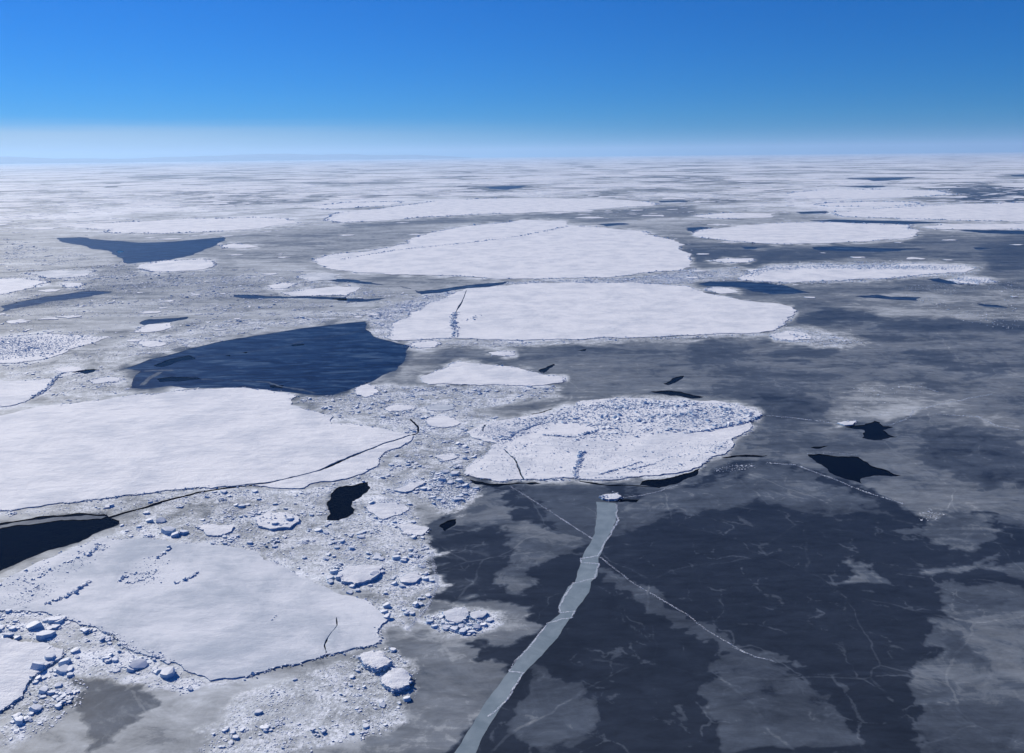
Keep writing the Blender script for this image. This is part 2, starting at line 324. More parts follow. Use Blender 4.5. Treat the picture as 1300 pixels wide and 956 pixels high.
# name key: outline, freeboard, material, label
FLOES = [
 ([(396,331),(413,325),(430,322),(474,318),(518,309),(542,297),(576,289),(616,285),(667,279),(718,281),(724,286),(768,289),(819,294),(843,302),(863,314),(876,326),(878,335),(867,343),(836,345),(785,351),(735,353),(667,354),(616,353),(565,350),(498,349),(450,346),(413,338)], .8, 'snow',
  'very large flat snow-covered floe with a faint ridge line and pointed end'),
 ([(491,429),(498,420),(521,400),(542,387),(559,380),(572,375),(592,367),(650,362),(718,359),(768,359),(836,361),(870,363),(894,372),(945,382),(1005,390),(1009,399),(995,410),(982,420),(941,424),(894,425),(860,426),(768,428),(701,431),(667,432),(575,429),(531,432),(498,432)], .9, 'snow',
  'large white floe split near one end by a crack, beside the dark blue polynya'),
 ([(-40,538),(0,529),(20,524),(51,517),(112,510),(169,502),(220,498),(244,495),(288,493),(339,496),(366,500),(376,504),(369,514),(379,517),(399,522),(423,529),(420,539),(464,541),(498,548),(525,554),(515,564),(491,573),(481,583),(477,593),(460,602),(430,610),(406,612),(393,615),(386,620),(339,618.5),(298,617.5),(237,621),(186,627),(135,633),(88,639),(34,645),(0,649),(-60,655)], 1.0, 'snow',
  'huge bright white floe with long black crack curving through its near side'),
 ([(132,684),(169,685),(203,686),(237,691),(271,693),(305,697),(325,701),(335,712),(366,722),(383,734),(406,744),(423,752),(440,757),(464,762),(477,772),(494,786),(479,805),(484,813),(474,820),(450,823),(413,832),(383,842),(339,852),(288,862),(267,865),(237,853),(210,839),(169,827),(146,807),(118,796),(88,788),(60,778),(30,776),(-30,780),(-60,770),(0,742),(34,722),(68,708),(102,695)], .9, 'thin_snow',
  'broad bluish grey floe with thin windblown snow and low pressure ridges'),
 ([(-60,806),(0,812),(34,816),(81,827),(78,837),(61,846),(40,862),(30,885),(0,905),(-60,915)], 1.0, 'snow',
  'white rounded floe hemmed in by blue-shadowed rubble, beside the bluish grey floe'),
 ([(701,524),(735,510),(768,507),(820,506),(870,509),(904,509),(934,514),(962,522),(968,527),(951,536),(955,542),(931,556),(924,573),(904,580),(880,595),(863,600),(836,604),(802,606),(745,609),(667,609),(633,612),(606,607),(589,602),(599,590),(620,573),(633,563),(600,556),(592,549),(613,539),(667,529)], .9, 'snow',
  'lens-shaped floe of rough pressure rubble and smooth snow patches'),
 ([(535,478),(559,470),(582,459),(616,463),(667,470),(718,480),(714,486),(687,489.5),(633,488.5),(582,488.5),(545,488.5)], .8, 'snow',
  'small tapering white floe in brash beyond the rough rubble floe'),
 ([(880,296),(894,291),(945,286),(995,283),(1043,282),(1158,286),(1168,294),(1165,299),(1148,303),(1097,307),(1043,309),(995,310),(951,308),(911,304),(887,301)], .8, 'snow',
  'elongated oval white floe with open leads along both its long sides'),
 ([(1168,288),(1200,285),(1260,284.5),(1330,284),(1330,291),(1240,291.5),(1190,291)], .7, 'snow', 'thin white floe lying between two dark leads in the far pack'),
 ([(938,352),(948,343),(978,338),(1029,336),(1097,338),(1154,335),(1215,336),(1236,341),(1226,346),(1165,350),(1097,354),(1029,357),(1006,359),(962,357),(941,356)], .8, 'snow',
  'long narrow white floe with rubbled rim over a broad blue-black lead'),
 ([(173,341),(179,336),(210,331),(257,329),(271,331),(271,338),(250,343),(217,345),(190,345)], .8, 'snow', 'small oval white floe with chipped rim beside the pale blue lead'),
 ([(-30,355),(20,354),(51,356),(63,358),(44,363),(30,368),(10,373),(-30,377)], .8, 'snow', 'white floe with a dark straight edge, by a hairline crack in beige-grey ice'),
 ([(32,347),(61,344),(122,344),(115,350),(85,353),(51,352)], .6, 'thin_snow', 'dull pale floe frozen into grey ice beside the hairline crack'),
 ([(75,360),(92,359),(108,361),(100,365),(80,365)], .6, 'snow', 'little bright floe in broken ice above a narrow blue lead'),
 ([(358,372),(390,367),(430,363),(458,365),(452,370),(440,375),(400,376),(370,376)], .7, 'snow', 'white wedge floe with dark water along its straight near edge'),
 ([(338,363),(359,359),(382,360),(366,366),(342,367)], .6, 'snow', 'small white floe beside the tip of a branching blue lead'),
 ([(379,350),(399,347),(433,348),(427,355),(393,357)], .6, 'thin_snow', 'dull white floe off the pointed end of the very large flat floe'),
 ([(278,312),(298,309),(328,313),(311,315),(284,315)], .5, 'snow', 'little pale floe off the end of the pale blue lead'),
 ([(169,422),(190,412),(217,410),(218,416),(205,420),(190,422)], .7, 'snow', 'small white floe touching a short blue lead in beige-grey ice'),
 ([(173,436),(185,433),(196,433),(212,437),(203,440),(190,441)], .6, 'snow', 'small white floe with blue shaded edge among loose brash'),
 ([(-20,428),(10,428),(60,424),(140,427),(118,436),(100,440),(80,449),(60,455),(20,461),(-20,463)], .7, 'snow', 'rough rubble-covered floe in the beige-grey ice'),
 ([(-40,482),(0,483),(34,484),(68,481),(60,495),(40,505),(20,514),(0,517),(-40,524)], .8, 'snow', 'white floe bordered by a curved ridge, next to the huge bright floe'),
 ([(73,468),(85,466),(102,466.5),(105,470),(95,472),(80,473)], .5, 'snow', 'tiny white floe with dark water against one edge'),
 ([(115,483),(132,479),(157,480),(149,485),(118,488)], .5, 'snow', 'little white floe in grey slush beside the dark blue polynya'),
 ([(499,666),(521,666),(534,669),(545,671),(541,676),(536,680),(511,678)], .8, 'snow', 'small clean white slab with concave edge near a dark eye-shaped hole'),
 ([(468,650),(466,643),(480,639),(501,638.5),(520,646),(508,654),(487,660),(478,656)], .8, 'snow', 'small kite-shaped white floe ringed by fine brash'),
 ([(500,624),(520,614),(535,610.5),(540,614),(528,621),(515,626.5),(508,626)], 1.1, 'snow', 'small white slab with straight blue-shaded edge beside the rubble patch'),
 ([(552,580),(565,577),(576,576),(582,581),(573,584),(562,586)], .8, 'snow', 'little white slab in brash off the rough rubble floe'),
 ([(542,532),(556,528),(573,530),(584,538),(575,542),(560,543.5),(545,541)], .8, 'snow', 'small snowy floe in dense brash near the end of the black crack'),
 ([(450,496),(458,490),(467,488),(476,491),(481,498),(474,502),(464,504.5),(455,502)], .8, 'snow', 'small lumpy white floe at the polynya corner'),
 ([(487,519),(505,514),(520,515),(528,519),(510,522),(495,523)], .7, 'snow', 'little white floe in brash beyond the huge bright floe'),
 ([(540,517),(556,513),(575,514),(577,519),(560,522),(545,521)], .6, 'thin_snow', 'pale greenish-grey floe piece in brash'),
 ([(620,448),(632,446),(652,447),(654,451),(640,452.5),(625,451)], .6, 'snow', 'tiny white floe in grey ice off the floe with end crack'),
 ([(517,439),(530,434),(550,433),(560,436),(553,441),(530,442)], .6, 'snow', 'thin white floe wedged at the polynya tip'),
 ([(900,331),(925,328.5),(955,328),(951,333),(920,334)], .6, 'snow', 'small pale floe between the oval floe and the narrow rubbled one'),
 ([(894,367),(905,364.5),(925,366),(938,371),(915,373)], .6, 'snow', 'small white floe against the broad blue-black lead'),
 ([(980,424),(1000,420),(1025,424),(1028,431),(1005,433),(984,430)], .6, 'snow', 'small white floe with a tail of brash at a big floe corner'),
 ([(1204,355),(1225,352),(1255,354),(1264,358),(1240,361),(1215,360)], .6, 'snow', 'small rubbled white floe by a short oblique lead'),
 ([(1063,537.5),(1072,536),(1087,535),(1083,540),(1072,541)], .9, 'snow', 'tiny bright floe at a jagged black hole in grey ice'),
 ([(248,670),(262,667),(278,669),(297,668.5),(294,676),(280,681),(264,681)], .9, 'snow', 'flat white slab with bluish rubble beside the bluish grey floe'),
 ([(325,660),(340,652),(362,653),(378,657),(380,664),(368,672),(345,674),(328,670)], 1.3, 'snow', 'thick hummocked floe with blue hollows in the grey brash'),
 ([(430,730),(446,722),(470,720),(486,721),(482,731),(468,740),(450,745),(434,741)], 1.6, 'snow', 'thick white floe with deep blue broken face in the brash'),
 ([(507,737),(520,730),(530,728),(535,735),(528,741),(512,742)], 1.2, 'snow', 'small thick white slab amid blue rubble by the dark nilas'),
 ([(562,779),(578,774),(592,775),(592,789),(580,794),(568,791)], 1.4, 'snow', 'white flat-topped slab in the isolated rubble island'),
 ([(597,781),(606,778),(618,778),(616,784),(606,788),(598,787)], 1.3, 'snow', 'smaller white slab in the isolated rubble island'),
 ([(455,838),(470,831),(482,831),(490,838),(498,845),(488,851),(476,855),(462,848)], 2.2, 'snow', 'thick tilted block floe with deep blue shaded side'),
 ([(484,864),(500,853),(512,855),(522,864),(520,874),(500,880),(488,874)], 2.0, 'snow', 'thick broken floe with blue hollows beside the tilted block'),
 ([(430,270),(500,262),(560,254.5),(660,251.5),(760,252.5),(820,256),(830,261),(740,267),(650,271),(560,275),(500,279),(430,283)], .7, 'snow', 'vast pale floe stretching across the distant pack'),
 ([(1000,246),(1063,241),(1140,240.5),(1200,242),(1215,247),(1130,250.5),(1030,251.5)], .7, 'snow', 'broad distant white floe beside dark new ice'),
 ([(1050,270),(1120,264),(1220,259),(1340,257),(1340,281),(1220,280),(1130,277),(1070,275)], .7, 'snow', 'vast snowy floe fringed by two long dark leads'),
 ([(1039,258.5),(1097,256),(1160,257),(1170,259.5),(1110,262),(1050,262)], .6, 'snow', 'low flat distant floe with rubble at one end'),
 ([(880,274),(930,270),(985,271),(980,276),(920,278)], .6, 'snow', 'modest pale floe beyond the oval white floe'),
 ([(90,288),(160,282),(240,277),(330,276),(380,283),(330,290),(220,296),(140,296)], .6, 'snow', 'wide pale floe beyond the pale blue lead'),
 ([(380,262),(440,257),(510,256),(480,262),(410,266)], .6, 'snow', 'flat pale floe off the end of the vast distant floe'),
]
# patches of young ice of their own thickness: outline, tone, edge softness in px
TONES = [
 ([(560,440),(760,432),(1000,420),(1120,390),(1340,388),(1340,640),(1180,640),(1040,600),(960,585),(930,560),(970,528),(900,505),(740,500),(600,520),(560,490)], .37, 26),
 ([(830,300),(900,310),(1180,300),(1340,298),(1340,392),(1120,395),(1010,392),(890,368),(880,345)], .38, 14),
 ([(1160,238),(1200,236),(1340,236),(1340,262),(1230,256)], .28, 4),
 ([(860,318),(960,318),(1080,318),(1120,325),(1000,335),(880,330)], .27, 6),
 ([(1240,310),(1340,306),(1340,345),(1260,345)], .27, 8),
 ([(1050,385),(1150,370),(1340,370),(1340,410),(1180,408),(1110,402)], .50, 8),
 ([(1010,402),(1060,390),(1100,396),(1125,404),(1050,412),(1030,415)], .22, 7),
 ([(1120,405),(1340,408),(1340,424),(1200,420),(1100,418)], .27, 8),
 ([(870,435),(930,433),(960,440),(930,460),(880,462)], .27, 9),
 ([(970,450),(1030,440),(1070,445),(1060,455),(990,458)], .24, 7),
 ([(1150,440),(1220,455),(1300,470),(1230,480),(1160,462)], .24, 9),
 ([(960,500),(1020,505),(1060,520),(1000,530),(960,522)], .24, 8),
 ([(1180,545),(1300,555),(1340,620),(1240,620),(1170,580)], .22, 12),
 ([(1050,535),(1070,505),(1090,488),(1117,482),(1165,485),(1192,498),(1165,512),(1158,530),(1130,540),(1075,540)], .48, 4),
 ([(1112,530),(1128,512),(1158,512),(1155,530),(1130,538)], .56, 3),
 ([(1150,515),(1200,505),(1260,520),(1310,545),(1260,545),(1200,520)], .46, 7),
 ([(560,650),(575,640),(640,613),(720,618),(850,622),(905,596),(960,588),(1040,598),(1100,620),(1180,660),(1340,640),(1340,980),(520,980),(545,870),(640,850),(600,800),(560,760),(545,710)], .13, 6),
 ([(640,618),(760,612),(800,640),(790,670),(740,690),(690,650)], .22, 8),
 ([(782,640),(840,622),(905,612),(880,650),(790,668)], .31, 7),
 ([(565,660),(590,634),(632,622),(650,654),(735,678),(740,698),(708,702),(694,718),(680,732),(690,745),(664,756),(633,752),(626,735),(640,712),(610,694),(568,676)], .34, 4),
 ([(548,712),(560,682),(586,670),(633,660),(640,678),(646,712),(630,728),(626,752),(592,759),(552,756)], .16, 5),
 ([(548,758),(633,765),(674,779),(688,800),(640,817),(600,813),(560,800),(540,770)], .44, 5),
 ([(112,842),(150,846),(178,862),(200,900),(120,960),(105,900)], .30, 6),
 ([(495,815),(540,800),(590,812),(605,818),(610,840),(640,855),(636,870),(560,960),(440,960),(500,880)], .45, 8),
 ([(603,818),(640,815),(690,800),(680,820),(650,845),(615,842)], .17, 4),
 ([(680,838),(722,868),(760,930),(700,960),(640,930)], .27, 9),
 ([(765,712),(790,730),(830,752),(880,780),(915,806),(960,826),(1010,845),(940,835),(880,806),(820,775),(770,735)], .28, 4),
 ([(893,870),(905,830),(940,820),(1010,860),(1060,890),(1100,940),(920,960)], .27, 9),
 ([(1200,732),(1300,752),(1340,760),(1340,980),(1165,980),(1158,846),(1178,840),(1172,813),(1178,790),(1212,795),(1198,772),(1192,756)], .30, 4),
 ([(1235,790),(1340,770),(1340,870),(1260,850),(1240,820)], .35, 4),
 ([(1205,750),(1250,755),(1275,762),(1258,775),(1210,775)], .22, 5),
 ([(1190,810),(1225,815),(1237,836),(1190,835)], .22, 5),
 ([(1090,708),(1110,715),(1141,746),(1090,742),(1050,747),(1076,740),(1094,725)], .34, 3),
 ([(1160,672),(1175,655),(1220,640),(1262,668),(1240,690),(1200,692),(1175,682)], .33, 5),
 ([(1127,670),(1145,662),(1160,668),(1150,673)], .32, 3),
 ([(1162,718),(1230,710),(1262,700),(1270,706),(1230,720),(1170,724)], .30, 3),
 ([(1240,715),(1300,712),(1340,720),(1340,745),(1280,735)], .32, 4),
 ([(1240,640),(1340,630),(1340,675),(1270,670)], .34, 6),
 ([(860,622),(960,590),(1040,605),(1090,640),(1150,660),(1060,650),(960,640),(880,660)], .30, 9),
 ([(545,672),(556,658),(580,653),(584,664),(572,680),(552,682)], .24, 5),
 ([(600,597),(640,611),(760,610),(860,603),(885,596),(880,606),(840,622),(700,618),(610,618)], .30, 3),
 ([(370,630),(415,612),(425,618),(412,660),(395,655),(330,650)], .50, 6),
 ([(470,640),(545,640),(560,600),(520,590),(480,600),(470,620)], .50, 8),
 ([(520,495),(600,500),(700,520),(640,524),(560,518)], .46, 5),
 ([(595,512),(660,498),(720,500),(780,480),(830,488),(735,508),(660,522)], .42, 4),
 ([(730,485),(850,470),(950,480),(900,500),(800,498)], .41, 8),
 ([(150,470),(180,450),(300,424),(460,405),(470,410),(300,440),(200,460),(165,495)], .54, 6),
 ([(0,305),(60,302),(140,320),(150,335),(0,346)], .62, 8),
 ([(0,395),(150,380),(380,385),(470,390),(440,405),(300,420),(160,425),(0,430)], .56, 14),
 ([(280,300),(420,292),(540,290),(500,312),(400,325),(300,330)], .50, 8),
 ([(300,330),(390,335),(400,350),(300,358)], .60, 10),
 ([(430,280),(560,272),(740,266),(880,262),(890,275),(760,282),(560,284),(440,290)], .44, 4),
 ([(440,346),(560,352),(640,356),(560,364),(470,358)], .50, 4),
]
# loose brash: outline, cover 0..1, smallest and largest piece (m), key, clumping
BRASH = [
 ([(0,652),(88,641),(237,624),(330,620),(386,621),(480,597),(525,558),(560,590),(545,640),(520,634),(548,690),(553,740),(540,770),(512,800),(496,786),(464,762),(406,744),(335,712),(305,697),(203,686),(140,684),(152,661),(130,655),(60,656)], .60, .5, 3.4, 'left', .5),
 ([(376,505),(440,500),(480,488),(540,490),(610,490),(705,490),(705,503),(640,514),(600,522),(640,530),(600,550),(633,563),(620,575),(590,602),(555,590),(525,556),(464,540),(423,530)], .60, .6, 3.2, 'mid', .45),
 ([(462,398),(500,384),(590,364),(572,377),(521,401),(498,422),(492,432),(476,428),(465,414)], 1.0, .8, 4.0, 'polynya', .2),
 ([(590,366),(640,358),(700,355.5),(800,352.5),(868,343),(882,340),(890,352),(880,360),(836,361),(720,358.5),(650,361.5)], 1.0, .8, 3.8, 'seam', .15),
 ([(985,420),(1010,415),(1060,425),(1102,435),(1060,440),(1010,435),(980,433)], .8, .5, 3.0, 'seam', .4),
 ([(540,434),(640,430),(760,428),(900,425),(980,421),(985,426),(900,430),(760,434),(640,441),(560,440)], .55, .6, 3.0, 'seam', .5),
 ([(545,598),(570,594),(592,603),(600,615),(618,622),(600,632),(575,648),(552,645),(543,632)], 1.5, .5, 3.2, 'patch', .1),
 ([(537,783),(565,774),(613,776),(633,786),(620,798),(603,808),(572,807),(548,799)], 1.6, .5, 3.2, 'island', .1),
 ([(462,640),(500,630),(530,642),(522,655),(490,664),(460,656)], .8, .4, 1.5, 'left', .2),
 ([(498,612),(530,603),(545,612),(520,625),(490,625)], .8, .4, 2.0, 'left', .2),
 ([(-40,742),(0,744),(40,770),(72,776),(100,790),(140,806),(170,828),(215,840),(262,866),(240,885),(180,870),(110,855),(40,865),(60,846),(80,835),(81,826),(34,815),(0,811),(-40,806)], .75, .5, 4.4, 'belt', .35),
 ([(40,862),(110,856),(112,890),(60,930),(0,950),(0,905),(30,885)], .8, .5, 3.6, 'ridge', .3),
 ([(430,838),(500,818),(530,850),(530,880),(500,930),(380,960),(240,960),(300,890)], .45, .4, 2.6, 'ridge', .5),
 ([(-10,461),(60,456),(140,440),(170,425),(300,430),(180,455),(160,470),(165,498),(60,514),(70,482),(0,482)], .32, .6, 3.4, 'beige', .6),
 ([(160,425),(240,415),(330,405),(470,392),(465,404),(330,420),(240,437),(170,444)], .34, .7, 3.4, 'beige', .5),
 ([(60,352),(160,345),(280,345),(380,352),(340,372),(280,380),(160,392),(100,372)], .22, 1.0, 5.0, 'beige', .6),
 ([(0,300),(140,330),(400,345),(560,380),(460,400),(160,430),(0,430)], .21, 1.0, 4.0, 'beige', .7),
 ([(1140,362),(1300,356),(1300,420),(1230,412),(1160,392)], .05, .8, 2.6, 'right', .6),
 ([(880,345),(940,338),(930,358),(890,358)], .6, 1.0, 4.0, 'right', .4),
 ([(926,345),(1000,333),(1160,331),(1250,338),(1240,350),(1180,354),(1030,362),(930,359)], .35, .9, 3.2, 'right', .4),
 ([(1163,652),(1180,645),(1204,652),(1190,660),(1168,662)], .55, .5, 2.2, 'right', .3),
 ([(900,597),(925,588),(960,588),(962,594),(920,600)], .25, .4, 1.2, 'right', .4),
 ([(1080,490),(1180,486),(1165,530),(1090,534)], .035, .5, 1.6, 'right', .5),
 ([(400,700),(420,680),(500,690),(545,700),(550,750),(500,760),(430,740)], .5, .5, 3.8, 'left', .4),
]
RIDGES = [  # low lines of upthrust shards: polyline, spread px, pieces per m, size m, key
 ([(782,640),(784,661),(770,688),(760,706),(737,709),(737,714),(760,715),(756,735),(728,740),(721,752),(709,772),(711,778),(730,776),(726,784),(694,791),(679,813),(645,852),(664,854),(650,880),(620,910)], 1.6, 3.2, .5),
 ([(647,617),(667,629),(718,662),(752,684)], 2.0, 2.0, .45),
 ([(763,708),(802,739),(836,759),(870,779),(894,798),(914,810),(945,828)], 2.0, 1.4, .5),
 ([(968,527),(1002,530),(1043,535),(1063,538)], 2.0, .8, .8),
 ([(1130,540),(1155,530),(1160,521),(1199,512),(1260,500)], 2.0, .8, .7),
 ([(1155,488),(1175,492),(1192,498)], 2.0, 1.0, .7),
 ([(1192,526),(1242,529),(1266,541),(1300,547)], 2.5, .7, .9),
 ([(975,588),(1009,590),(1036,600),(1063,610),(1097,624),(1148,640)], 2.5, 1.0, .8),
 ([(1024,576),(1060,575),(1090,578)], 1.4, .8, .6),
 ([(930,822),(960,834),(985,840)], 2.0, 1.5, .5),
 ([(548,700),(555,745),(540,775),(515,800)], 4, 3.0, .7),
 ([(786,633),(830,626),(860,616)], 1.6, 1.8, .4),
]
REFROZEN = ([(757,637),(755,678),(738,712),(730,739),(721,745),(709,772),(711,779),(694,793),(677,813),(645,854),(625,880),(590,935),(570,965)],
            [(782,639),(782,661),(769,688),(760,708),(758,732),(750,739),(748,752),(730,776),(721,789),(708,810),(680,840),(655,868),(625,915),(600,965)])

# ------------------------------------------------------------------ the sea and the young ice on it
def wpoly(px, amp=0.10, seed=0): return jag(gnd(px), amp, seed=seed)
R_END = 80000.0
an = np.linspace(0, 2 * math.pi, 97)[:-1]
v = np.column_stack([R_END * np.cos(an), R_END * np.sin(an), np.full(96, -0.35)]); v = np.vstack([v, [0, 0, -0.35]])
f = np.array([[i, (i + 1) % 96, 96] for i in range(96)])
obj('sea_water', mesh('sea_water', v, [(f, 0)], ['sea_water']), kind='structure')

lead_w = [wpoly(p, 0.12, i) for i, p in enumerate(LEADS.values())]
crack_w = [jag(strip(l, wd), 0.012 if i in (3, 4) else 0.05, seed=50 + i) for i, (l, wd) in enumerate(CRACKS)]
polynya_w = wpoly(POLYNYA, 0.06, 90); bluelead_w = wpoly(BLUELEAD, 0.08, 91)
polyhole_w = [wpoly(p, 0.10, 92 + i) for i, p in enumerate(POLY_HOLES)]
HOLES = lead_w + crack_w + [polynya_w, bluelead_w]

def lp(q): return np.column_stack([np.arctan2(q[:, 0], q[:, 1]), 0.5 * np.log((q ** 2).sum(1))])
def cdt(points, polys, eps):
    co = [Vector(p) for p in points]; ed = []
    for pl in polys:
        i0 = len(co); co += [Vector(p) for p in pl]; n = len(pl)
        ed += [(i0 + i, i0 + (i + 1) % n) for i in range(n)]
    r = delaunay_2d_cdt(co, ed, [], 0, eps, False)
    return np.array([tuple(p) for p in r[0]]), np.array(r[2], np.int64)
sp = 0.0068; l0, l1 = math.log(100), math.log(R_END * 0.998)
gx, gy = np.meshgrid(np.arange(-0.68, 0.68, sp), np.arange(l0, l1, sp))
g = np.column_stack([gx.ravel(), gy.ravel()]) + rng.uniform(-.38, .38, (gx.size, 2)) * sp
sp2 = 0.035
gx, gy = np.meshgrid(np.concatenate([np.arange(-1.25, -0.69, sp2), np.arange(0.70, 1.25, sp2)]), np.arange(l0, l1, sp2))
gx, gy = np.meshgrid(np.arange(-0.64, 0.64, .0034), np.arange(math.log(180), math.log(1100), .0034))
g = np.vstack([g[(g[:, 1] < math.log(180)) | (g[:, 1] > math.log(1100)) | (np.abs(g[:, 0]) > .64)], np.column_stack([gx.ravel(), gy.ravel()]) + rng.uniform(-.38, .38, (gx.size, 2)) * .0034])
gx, gy = np.meshgrid(np.concatenate([np.arange(-1.25, -0.69, sp2), np.arange(0.70, 1.25, sp2)]), np.arange(l0, l1, sp2))
g = np.vstack([g, np.column_stack([gx.ravel(), gy.ravel()]) + rng.uniform(-.3, .3, (gx.size, 2)) * sp2])
vv, tri = cdt(g, [lp(h) for h in HOLES], 1e-7)
cen = vv[tri].mean(1); keep = np.ones(len(tri), bool)
for h in HOLES: keep &= ~inside(cen, lp(h))
tri = tri[keep]
rr_ = np.exp(vv[:, 1]); q = np.column_stack([rr_ * np.sin(vv[:, 0]), rr_ * np.cos(vv[:, 0])])
a_, b_, c_ = q[tri[:, 0]], q[tri[:, 1]], q[tri[:, 2]]
flip = ((b_ - a_)[:, 0] * (c_ - a_)[:, 1] - (b_ - a_)[:, 1] * (c_ - a_)[:, 0]) < 0
tri[flip] = tri[flip][:, ::-1]
ppx = pix(q)
qs_ = q @ np.array([[.9, -.42], [.42, .9]]) * np.array([.45, 1.5])
wx = (fbm(q * 0.03, 3) - .5) * 34 + (fbm(qs_ * 0.12, 5, 4, .6) - .5) * 42; wy = (fbm(q * 0.03, 9) - .5) * 20 + (fbm(qs_ * 0.12, 11, 4, .6) - .5) * 16
near = np.clip((ppx[:, 1] - 230) / 300, 0.12, 1.3)
wp = ppx + np.column_stack([wx, wy]) * near[:, None]
def sstep(x, a, b): t = np.clip((x - a) / (b - a), 0, 1); return t * t * (3 - 2 * t)
def cover(pts, poly, soft):
    poly = np.asarray(poly, float); res = np.zeros(len(pts))
    lo, hi = poly.min(0) - soft, poly.max(0) + soft
    idx = np.where(((pts >= lo) & (pts <= hi)).all(1))[0]
    if len(idx):
        s = pts[idx]; d = segdist(s, poly); d = np.where(inside(s, poly), d, -d); res[idx] = sstep(d, -soft, soft)
    return res
tone = 0.52 + 0.0 * ppx[:, 0]
tone -= 0.10 * sstep(ppx[:, 0], 500, 900) * sstep(ppx[:, 1], 280, 330)
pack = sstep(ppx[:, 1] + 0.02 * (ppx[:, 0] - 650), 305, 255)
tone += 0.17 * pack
for pl, tv, soft in TONES:
    k = cover(wp, pl, max(1.6, soft * .45)); tone += (tv - tone) * k; pack *= 1 - 0.8 * k
slush = np.zeros(len(q))
for pl, cv, *_ in BRASH:
    if cv < .3: continue
    k = cover(wp, pl, 7) * min(1, cv + .25); slush = np.maximum(slush, k * .8); tone += ((0.78 if _[2] == 'belt' else 0.61) - tone) * k * .85
for pl, wd in [(POLYNYA, 9)] + [(LEADS[k_], 5) for k_ in ('l_i', 'l_j', 'l_o', 'l_p', 'l_k', 'l_a', 'l_r3', 'l_h')]:
    ph = np.asarray(pl, float); lo, hi = ph.min(0) - 14, ph.max(0) + 14; idx = np.where(((ppx >= lo) & (ppx <= hi)).all(1))[0]
    k = sstep(segdist(ppx[idx], ph), wd, 0) * sstep(fbm(q[idx] * 0.04, 67), .34, .55); tone[idx] += np.minimum(0, .33 - tone[idx]) * k * .9; slush[idx] *= 1 - k
for i_, (pl, *_x) in enumerate(FLOES):
    ph = np.asarray(pl, float); c0 = ph.mean(0); wd = 4.5 + 8.0 * np.clip((c0[1] - 260) / 500, 0, 1)
    lo, hi = ph.min(0) - 14, ph.max(0) + 14; idx = np.where(((ppx >= lo) & (ppx <= hi)).all(1))[0]
    if len(idx):
        k = sstep(segdist(ppx[idx], ph), wd, 0) * sstep(fbm(q[idx] * 0.05, 61), .38, .58)
        tone[idx] += np.maximum(0, .70 - tone[idx]) * k * .85; slush[idx] = np.maximum(slush[idx], k * .55)
v3 = np.column_stack([q, 0.05 * (fbm(q * 0.02, 21) - .5)])
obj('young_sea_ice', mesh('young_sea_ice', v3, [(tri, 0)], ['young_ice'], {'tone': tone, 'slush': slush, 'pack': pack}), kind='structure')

def sheet(name, outline, holes, z, material, sp_rel=0.02, **kw):
    vv, tri = cdt(np.zeros((0, 2)), [outline] + holes, 1e-4)
    cen = vv[tri].mean(1); keep = inside(cen, outline)
    for h in holes: keep &= ~inside(cen, h)
    tri = tri[keep]
    return obj(name, mesh(name, np.column_stack([vv, np.full(len(vv), z)]), [(tri, 0)], [material]), **kw)
sheet('dark_nilas', polynya_w, polyhole_w, -0.10, 'dark_nilas', kind='structure')
sheet('dark_nilas', bluelead_w, [lead_w[list(LEADS).index('l_v')]], -0.10, 'dark_nilas', kind='structure')
for kk, hw in zip(LEADS, lead_w):
    if max(p_[1] for p_ in LEADS[kk]) < 430 and kk != 'l_v': sheet('dark_nilas', hw, [], -0.10, 'dark_nilas', kind='structure')
for px_, wdt in (([(249,453),(285,450),(320,446),(360,440),(400,430),(440,424),(462,420)], 1.6), ([(256,481.5),(300,483),(340,485),(365,492),(400,499)], 3.2), ([(183,471),(200,470),(220,470)], 3.5), ([(180,489),(190,480),(204,472)], 6)):
    sheet('refrozen_crack', jag(strip(px_, wdt), .08, seed=int(wdt * 10)), [], -0.06, 'frosted_nilas', label='pale refrozen seam across the dark blue polynya', cat='sea ice', group='pale seams in the polynya')
sheet('refrozen_crack', wpoly([(-40,676),(0,667),(34,661),(78,656),(135,655),(128,658.5),(85,660),(27,666),(-20,676)], .10, 97), [], -0.06, 'frosted_nilas', label='grey skim of new ice along the black crack beside the near-black lead', cat='sea ice')
rf = jag(gnd(REFROZEN[0] + REFROZEN[1][::-1]), 0.03, seed=77)
sheet('refrozen_lead', rf, [], 0.07, 'refrozen_ice', label='pale blue-grey band of refrozen ice crossing the dark nilas', cat='sea ice')

# ------------------------------------------------------------------ ice pieces
def hull(seed, n, h, spread):
    rn = random.Random(seed); bm = bmesh.new()
    a0 = rn.uniform(0, 6.28)
    for i in range(n):
        a = a0 + (i + rn.uniform(-.3, .3)) * 6.283 / n; r = rn.uniform(.36, .54) if i % 2 else rn.uniform(.42, .6)
        bm.verts.new((r * math.cos(a), r * math.sin(a), -.15))
        r2 = r * rn.uniform(.86, 1.02); bm.verts.new((r2 * math.cos(a), r2 * math.sin(a), h * rn.uniform(1 - spread, 1 + spread)))
    bmesh.ops.convex_hull(bm, input=bm.verts)
    for vt in [x for x in bm.verts if not x.link_faces]: bm.verts.remove(vt)
    bmesh.ops.recalc_face_normals(bm, faces=bm.faces); bmesh.ops.triangulate(bm, faces=bm.faces)
    bm.verts.index_update()
    r = np.array([vt.co[:] for vt in bm.verts]), np.array([[x.index for x in fc.verts] for fc in bm.faces]); bm.free()
    return r
TPL = [hull(i, random.choice((4, 5, 5, 6)), random.uniform(.16, .34), .07) for i in range(28)]
BTPL = [hull(200 + i, random.choice((5, 6, 7)), random.uniform(.18, .30), .12) for i in range(12)]
